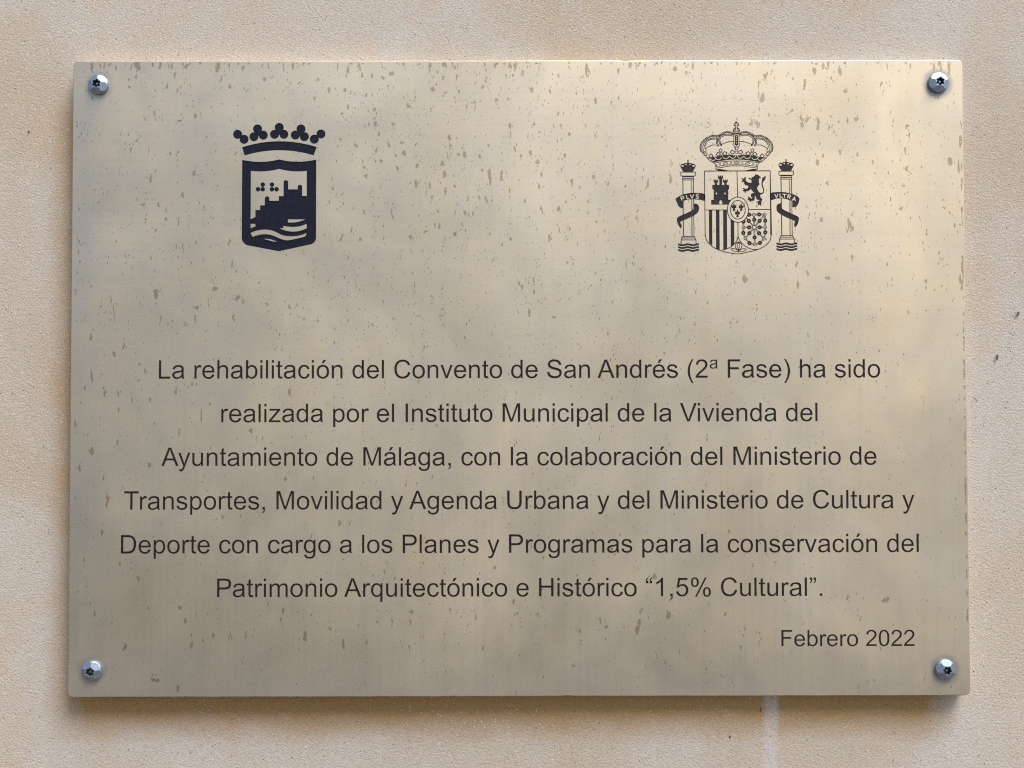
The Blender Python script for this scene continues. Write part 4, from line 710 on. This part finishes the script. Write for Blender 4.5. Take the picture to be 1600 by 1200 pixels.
# royal crown, drawn as a half and mirrored
k = Art(); AX = 1151.2
def both(fn, base):
    k.fn = base; fn()
    k.fn = lambda x, y: (2*AX-base(x, y)[0], base(x, y)[1]); fn()
c1 = lambda x, y: (1090+x/25, 185+y/25)
c2 = lambda x, y: (1090+x/25, 224+y/25)
def arches():
    for x, y in ((1400, 600), (1330, 552), (1240, 540), (1155, 530), (1070, 552), (985, 585), (905, 630), (845, 685), (790, 790), (775, 870), (768, 955), (815, 1050),
                 (750, 685), (660, 680), (575, 682), (485, 710), (400, 755), (325, 805), (255, 860), (195, 930), (150, 1015), (125, 1095), (130, 1180), (150, 1265), (215, 1330)):
        k.dot(x, y, 46, 10); k.dot(x+3, y+2, 12, 7, 0)
    k.line(smooth([(1420, 640), (1320, 618), (1180, 610), (1050, 625), (950, 662), (870, 735), (842, 830), (850, 920), (880, 1000), (940, 1080)], 3), 31)
    k.line(smooth([(1420, 690), (1300, 668), (1180, 655), (1080, 665), (980, 705), (910, 760), (885, 840), (890, 920), (915, 990), (965, 1070)], 3), 31)
    k.line(smooth([(790, 755), (700, 758), (580, 768), (470, 800), (360, 862), (265, 955), (222, 1060), (215, 1150), (240, 1250), (290, 1310)], 3), 31)
    k.line(smooth([(770, 803), (600, 805), (480, 838), (380, 908), (310, 990), (285, 1080), (300, 1160), (345, 1240), (310, 1310)], 3), 31)
    k.line(smooth([(940, 1020), (1060, 965), (1200, 918), (1300, 903), (1420, 900)], 3), 30)
    k.line(smooth([(330, 1170), (450, 1092), (560, 1048), (660, 1032), (800, 1040)], 3), 30)
both(arches, c1)
def rim():
    k.fill([(440, 560), (560, 700), (660, 735), (850, 700), (1100, 662), (1300, 642), (1540, 628), (1540, 470), (1400, 460), (1250, 440), (1110, 470), (950, 470), (800, 490), (690, 530), (580, 520)])
    for x, y, r in ((1378, 455, 125), (1108, 475, 125), (820, 520, 118), (610, 560, 105)):
        k.line(circle(x, y, r, n=14, a0=15, a1=165), 24, 0)
    def leaf(x, y, r, ang=0):
        o = [(x+r*(1.0 if i % 2 else .72)*math.cos(R(ang+i*36)), y+r*(1.0 if i % 2 else .72)*math.sin(R(ang+i*36))) for i in range(10)]
        i_ = [(x+(p-x)*.56, y+(q-y)*.56) for p, q in o]
        k.fill(o); k.cut(i_)
    leaf(910, 275, 92, 18); leaf(815, 425, 105, 0); leaf(1075, 395, 105, 10); leaf(1370, 345, 110, 5); leaf(525, 490, 105, 20); leaf(320, 420, 90, 30)
    leaf(1527, 195, 95, 18)
    k.ring(935, 405, 62, 38, 12); k.ring(685, 545, 42, 20, 10); k.ring(1230, 435, 46, 22, 10); k.ring(405, 570, 42, 20, 10)
    k.line([(215, 440), (300, 470), (380, 570), (430, 620), (560, 725), (630, 755), (690, 800), (700, 860), (725, 920), (712, 985), (745, 1022), (870, 1065)], 30)
    k.line(smooth([(640, 770), (900, 725), (1200, 695), (1540, 685)], 3), 31)
    k.line(smooth([(720, 905), (900, 880), (1200, 842), (1540, 832)], 3), 29)
    k.line(smooth([(735, 965), (1000, 930), (1300, 882), (1540, 885)], 3), 29)
    k.fill([(740, 1005)]+smooth([(740, 1005), (900, 1000), (1200, 1055), (1540, 1062)], 3)+[(1540, 1088), (1200, 1092), (870, 1078)])
    k.ring(885, 808, 40, 20, 10); k.ring(1305, 757, 40, 20, 10); k.dot(755, 845, 30, 8)
    k.fill(circle(1100, 780, 100, 42, 14)); k.cut(circle(1100, 782, 66, 18, 12))
both(rim, c2)
k.fn = c2
k.ring(1530, 348, 66, 40, 14)
k.fill(circle(1530, 752, 125, 42, 16)); k.cut(circle(1530, 752, 92, 14, 12))
k.fn = ident
k.fill([(1146.6, 209), (1155.8, 209), (1155.8, 222), (1157, 226), (1155, 230), (1147.4, 230), (1145.4, 226), (1146.6, 222)])
k.cut([(1147.7, 210), (1154.7, 210), (1154.7, 222), (1155.8, 226), (1154.4, 228.8), (1148, 228.8), (1146.6, 226), (1147.7, 222)])
k.fill([(1148.7, 211), (1153.7, 211), (1153.7, 222), (1154.4, 226), (1151.2, 228), (1148, 226), (1148.7, 222)])
for y in (213.2, 216.2, 219.4, 223.4): k.dot(1151.2, y, 0.85, 8, 0)
k.fill(circle(1151.2, 204, 5.6, 5.4, 16)); k.cut([(1147.6, 203.4), (1148.6, 201.2), (1149.6, 201), (1149.6, 203.6)]); k.cut([(1154.8, 203.4), (1153.8, 201.2), (1152.8, 201), (1152.8, 203.6)])
k.fill([(1146.6, 205), (1155.8, 205), (1155.8, 209), (1146.6, 209)])
k.cut([(1147.2, 204.2), (1155.2, 204.2), (1155.2, 205.1), (1147.2, 205.1)]); k.cut([(1148, 206.7), (1154.4, 206.7), (1154.4, 207.6), (1148, 207.6)])
k.line([(1151.2, 190.2), (1151.2, 204)], 3.6); k.line([(1147, 194.6), (1155.4, 194.6)], 4.0); k.dot(1151.2, 191.6, 2.1, 10)
k.line([(1151.2, 192.2), (1151.2, 204.4)], 1.15, 0); k.line([(1148.4, 194.6), (1154, 194.6)], 1.1, 0)
etch(k.items, arms)
link('crown', sheet('crown', k.items, arms), MAT['grey_ink'], nat, (0, 0, 0), 'dark grey royal crown with arches, pearls and a cross')

def column(cx, cy, ribbons, letters, lk):
    """cx, cy: middle of the capital's upper edge; a column rises out of waves, wound with a dark ribbon."""
    q = Art(); q.fn = lambda x, y: (cx+x, cy+y)
    lw = 1.3
    for sx in (-1, 1):
        q.fill([(0, 0.6), (sx*7.4, 0.6), (sx*10.4, -5), (sx*12.1, -8.6), (sx*11.8, -10.8), (sx*9.5, -12.4), (sx*6.3, -12.9), (sx*3.2, -14), (0, -14.2)])
        q.cut(circle(sx*8.6, -9.3, 1.9, 1.4, 9)); q.cut(circle(sx*3.0, -11.4, 1.1, 1.2, 8))
    q.line([(0, -17.6), (0, -13)], 1.9); q.dot(0, -17.4, 1.25, 9)
    q.fill([(-12, 0), (12, 0), (12, 5.4), (10.6, 7.4), (-10.6, 7.4), (-12, 5.4)]); q.cut([(-10.7, 1.2), (10.7, 1.2), (10.7, 5), (9.8, 6.0), (-9.8, 6.0), (-10.7, 5)])
    q.fill([(-8.8, 7.4), (8.8, 7.4), (8.6, 9.9), (9.9, 11.4), (9.2, 13.4), (-9.2, 13.4), (-9.9, 11.4), (-8.6, 9.9)])
    q.cut([(-7.6, 8.4), (7.6, 8.4), (7.6, 9.6), (-7.6, 9.6)]); q.cut([(-8.4, 11.0), (8.4, 11.0), (8.0, 12.1), (-8.0, 12.1)])
    q.line([(-8.2, 13), (-7.7, 101)], 1.5); q.line([(8.2, 13), (8.7, 101)], 1.2); q.line([(4.6, 13.4), (5.1, 100)], 0.8); q.line([(5.9, 13.4), (6.4, 100)], 0.55)
    for y, x in ((101.0, 9.2), (103.4, 9.5), (106.4, 11.2)): q.line([(-x, y), (x+.4, y)], lw)
    q.line([(-9.2, 101), (-9.6, 103.4), (-11.4, 106.4), (-11.4, 112.4)], lw); q.line([(9.4, 101), (10, 103.4), (11.8, 106.4), (11.8, 112.4)], lw)
    for y in (114.0, 118.4, 122.8):
        tp = [(-16.2+i*1.62, y-1.6+0.8*math.cos(i*6.2832/10+3.6)) for i in range(21)]
        q.fill(tp+[(u, v+3.1) for u, v in tp[::-1]])
    for fn, pts in ribbons:
        q.fn = fn; q.fill(smooth(pts, 2, True) if len(pts) > 12 else pts)
    q.fn = letters[0]
    for l in letters[1]: q.line(l, lk, 0)
    return q.items
z4 = lambda X, Y: (1050+X/14.545, 240+Y/14.545)
li = column(1075.2, 268.3, [
    (z4, [(75, 1040), (110, 1000), (200, 945), (330, 905), (460, 890), (600, 895), (740, 920), (741, 1070), (640, 1050), (500, 1040), (380, 1045), (280, 1065), (225, 1092)]),
    (z6, [(72, 5), (110, -10), (225, 45), (232, 95), (230, 205), (180, 200), (130, 160), (95, 80)]),
    (z6, [(460, 105), (530, 125), (562, 180), (555, 250), (520, 310), (430, 370), (300, 430), (170, 490), (200, 560), (180, 630), (150, 590), (115, 530), (95, 430), (120, 390), (180, 355), (300, 305), (410, 250), (455, 205)])],
    (z4, [[(222, 1062), (198, 985), (250, 972), (266, 995), (255, 1020), (212, 1030)], [(320, 945), (345, 1028), (398, 1018)], [(412, 932), (456, 1012), (492, 925)], [(606, 935), (572, 925), (546, 942), (558, 964), (592, 978), (600, 1002), (575, 1015), (538, 1008)]]), 21)
etch(li, arms)
link('column', sheet('column', li, arms), MAT['grey_ink'], nat, (0, 0, 0), 'dark grey crowned column with a ribbon reading PLVS')
ri = column(1228.6, 267.2, [
    (z5, [(852, 825), (960, 805), (1080, 800), (1200, 815), (1310, 845), (1400, 885), (1452, 935), (1445, 990), (1420, 1060), (1390, 1105), (1340, 1120), (1305, 1115), (1305, 1005), (1240, 970), (1160, 945), (1060, 935), (950, 945), (852, 970)]),
    (z7, [(1085, 100), (1020, 115), (975, 150), (975, 250), (1000, 290), (1080, 350), (1200, 408), (1330, 465), (1350, 480), (1335, 560), (1355, 610), (1400, 560), (1425, 500), (1440, 410), (1400, 370), (1250, 300), (1090, 215)])],
    (z5, [[(935, 845), (975, 918), (1006, 840)], [(1046, 835), (1052, 908), (1106, 912)], [(1102, 846), (1184, 852)], [(1143, 850), (1138, 922)], [(1203, 928), (1218, 858), (1262, 868), (1268, 888), (1246, 905), (1212, 900)], [(1236, 905), (1256, 945)], [(1302, 978), (1352, 908), (1368, 994)], [(1322, 958), (1362, 966)]]), 19)
etch(ri, arms)
link('column', sheet('column', ri, arms), MAT['grey_ink'], nat, (0, 0, 0), 'dark grey crowned column with a ribbon reading VLTRA')

# ------------------------------------------------------------------ the sheet itself, etched where the lettering and arms stand
def build_plate():
    r, ch, n = 0.0024, 0.00038, 8
    rj = random.Random(4)
    base = []
    cs = ((PW/2-r, PH/2-r, 0), (-PW/2+r, PH/2-r, 90), (-PW/2+r, -PH/2+r, 180), (PW/2-r, -PH/2+r, 270))
    for q, (cx, cz, a0) in enumerate(cs):
        for i in range(n+1):
            a = R(a0+90*i/n)
            base.append((cx+r*math.cos(a), cz+r*math.sin(a), math.cos(a), math.sin(a)))
        x0, z0, nx, nz = base[-1]
        c2x, c2z, a2 = cs[(q+1) % 4]
        x1, z1 = c2x+r*math.cos(R(a2)), c2z+r*math.sin(R(a2))
        m_ = int(math.hypot(x1-x0, z1-z0)/0.004)
        for i in range(1, m_):                      # the sawn edge is not perfectly straight
            t = i/m_; j_ = rj.gauss(0, 0.00003)-(abs(rj.gauss(0, 0.00016)) if rj.random() < .05 else 0)
            base.append((x0+(x1-x0)*t+nx*j_, z0+(z1-z0)*t+nz*j_, nx, nz))
    k_ = len(base)
    def ring(inset, y): return [(x-nx*inset, y, z-nz*inset) for x, z, nx, nz in base]
    rings = [ring(0.0003, PT), ring(0, PT-0.0003), ring(0, ch)]+[ring(ch*(1-math.cos(R(t))), ch*(1-math.sin(R(t)))) for t in (22, 45, 68, 90)]
    front = [(x*1000, z*1000) for x, y, z in rings[-1]]
    me = sheet('plate', [([front], 1)]+[(l, 1-ink) for l, ink in ETCHED], mm)
    bm = bmesh.new(); bm.from_mesh(me)
    rim = [e for e in bm.edges if len(e.link_faces) == 1]
    lim = lambda v: abs(v.co.x) > PW/2-0.0012 or abs(v.co.z) > PH/2-0.0012
    inner = [e for e in rim if not (lim(e.verts[0]) or lim(e.verts[1]))]
    ex = bmesh.ops.extrude_edge_only(bm, edges=inner)
    for v in ex['geom']:
        if isinstance(v, bmesh.types.BMVert): v.co.y += 0.00024
    for f in bm.faces: f.smooth = False
    vs = [[bm.verts.new(p) for p in rg] for rg in rings]
    for a_, b_ in zip(vs, vs[1:]):
        for i in range(k_):
            f = bm.faces.new((a_[(i+1) % k_], a_[i], b_[i], b_[(i+1) % k_]))
            f.smooth = a_ in vs[2:]
    bm.faces.new(vs[0])
    bm.to_mesh(me); bm.free()
    return link('plate', me, MAT['plate'], plaque, (0, FRONT, CZ), 'champagne-coloured brushed metal sheet with rounded corners')
plate = build_plate()
stains()
scratches()

# ------------------------------------------------------------------ security screws
def screw_mesh():
    """Button head with five flats round a six-lobed socket; axis along -y, base at y = 0."""
    Rm, hm, ri_ = 0.00475, 0.0024, 0.0025
    N, K = 120, 26
    def height(r, th):
        dome = 0.0006+(hm+0.0002-0.0006)*math.sqrt(max(0.0, 1-(r/Rm)**2.2))
        f = max(math.cos(th-2*math.pi*(j+.5)/5) for j in range(5))*r
        flat = hm-(f-ri_*math.cos(math.pi/5))*0.50
        return min(hm, dome, flat)
    def star(th): return 0.00182+0.00028*math.cos(6*th)
    verts = []; faces = []
    rows = []
    def row(fn): 
        b = len(verts)
        for i in range(N):
            th = 2*math.pi*i/N; r, h = fn(th); verts.append((r*math.cos(th), -h, r*math.sin(th)))
        rows.append(b)
    row(lambda t: (Rm, 0.0))
    row(lambda t: (Rm, min(0.0006, height(Rm, t))))
    for kk in range(1, K+1):
        u = kk/K
        row(lambda t: ((1-u)*Rm+u*star(t), height((1-u)*Rm+u*star(t), t)))
    def skin():
        fc_ = []
        for a_, b_ in zip(rows, rows[1:]):
            for i in range(N): fc_.append((a_+i, b_+i, b_+(i+1) % N, a_+(i+1) % N))
        return fc_
    row(lambda t: (star(t)*0.97, hm-0.00012))
    me = mesh_from('screw', verts, skin())
    b0 = rows[-1]; verts = verts[b0:]; rows = [0]
    row(lambda t: (star(t)*0.95, hm-0.0020))
    row(lambda t: (0.0004, hm-0.0021))
    sk = mesh_from('socket', verts, skin()+[tuple(rows[-1]+i for i in range(N))])
    for m_ in (me, sk):
        bm = bmesh.new(); bm.from_mesh(m_); bmesh.ops.recalc_face_normals(bm, faces=bm.faces[:]); bm.to_mesh(m_); bm.free()
    sk.materials.append(MAT['socket_shade'])
    n = 14; vs = []; fc = []
    for rr, yy in ((0.00052, -(hm-0.0021)+0.0001), (0.00052, -(hm-0.0008)), (0.0004, -(hm-0.00062))):
        vs += [(rr*math.cos(6.2832*i/n), yy, rr*math.sin(6.2832*i/n)) for i in range(n)]
    for j in range(2): fc += [(j*n+i, j*n+(i+1) % n, (j+1)*n+(i+1) % n, (j+1)*n+i) for i in range(n)]
    fc.append(tuple(range(2*n, 3*n)))
    pin = mesh_from('socket_pin', vs, fc)
    pin.materials.append(MAT['steel']); me.materials.append(MAT['steel'])
    return me, sk, pin
hd, sk_, pn = screw_mesh()
for x, z, a_, where in [(*p, q_, w_) for p, q_, w_ in zip(SCREWS, (83, 86, 84, 54), ('upper left', 'upper right', 'lower left', 'lower right'))]:
    o = link('screw', hd, None, plaque, (x, FRONT+0.00001, CZ+z), 'steel security screw in the %s corner' % where)
    o.rotation_euler = (0, -R(a_), 0)
    link('socket', sk_, None, o)
    link('socket_pin', pn, None, o)
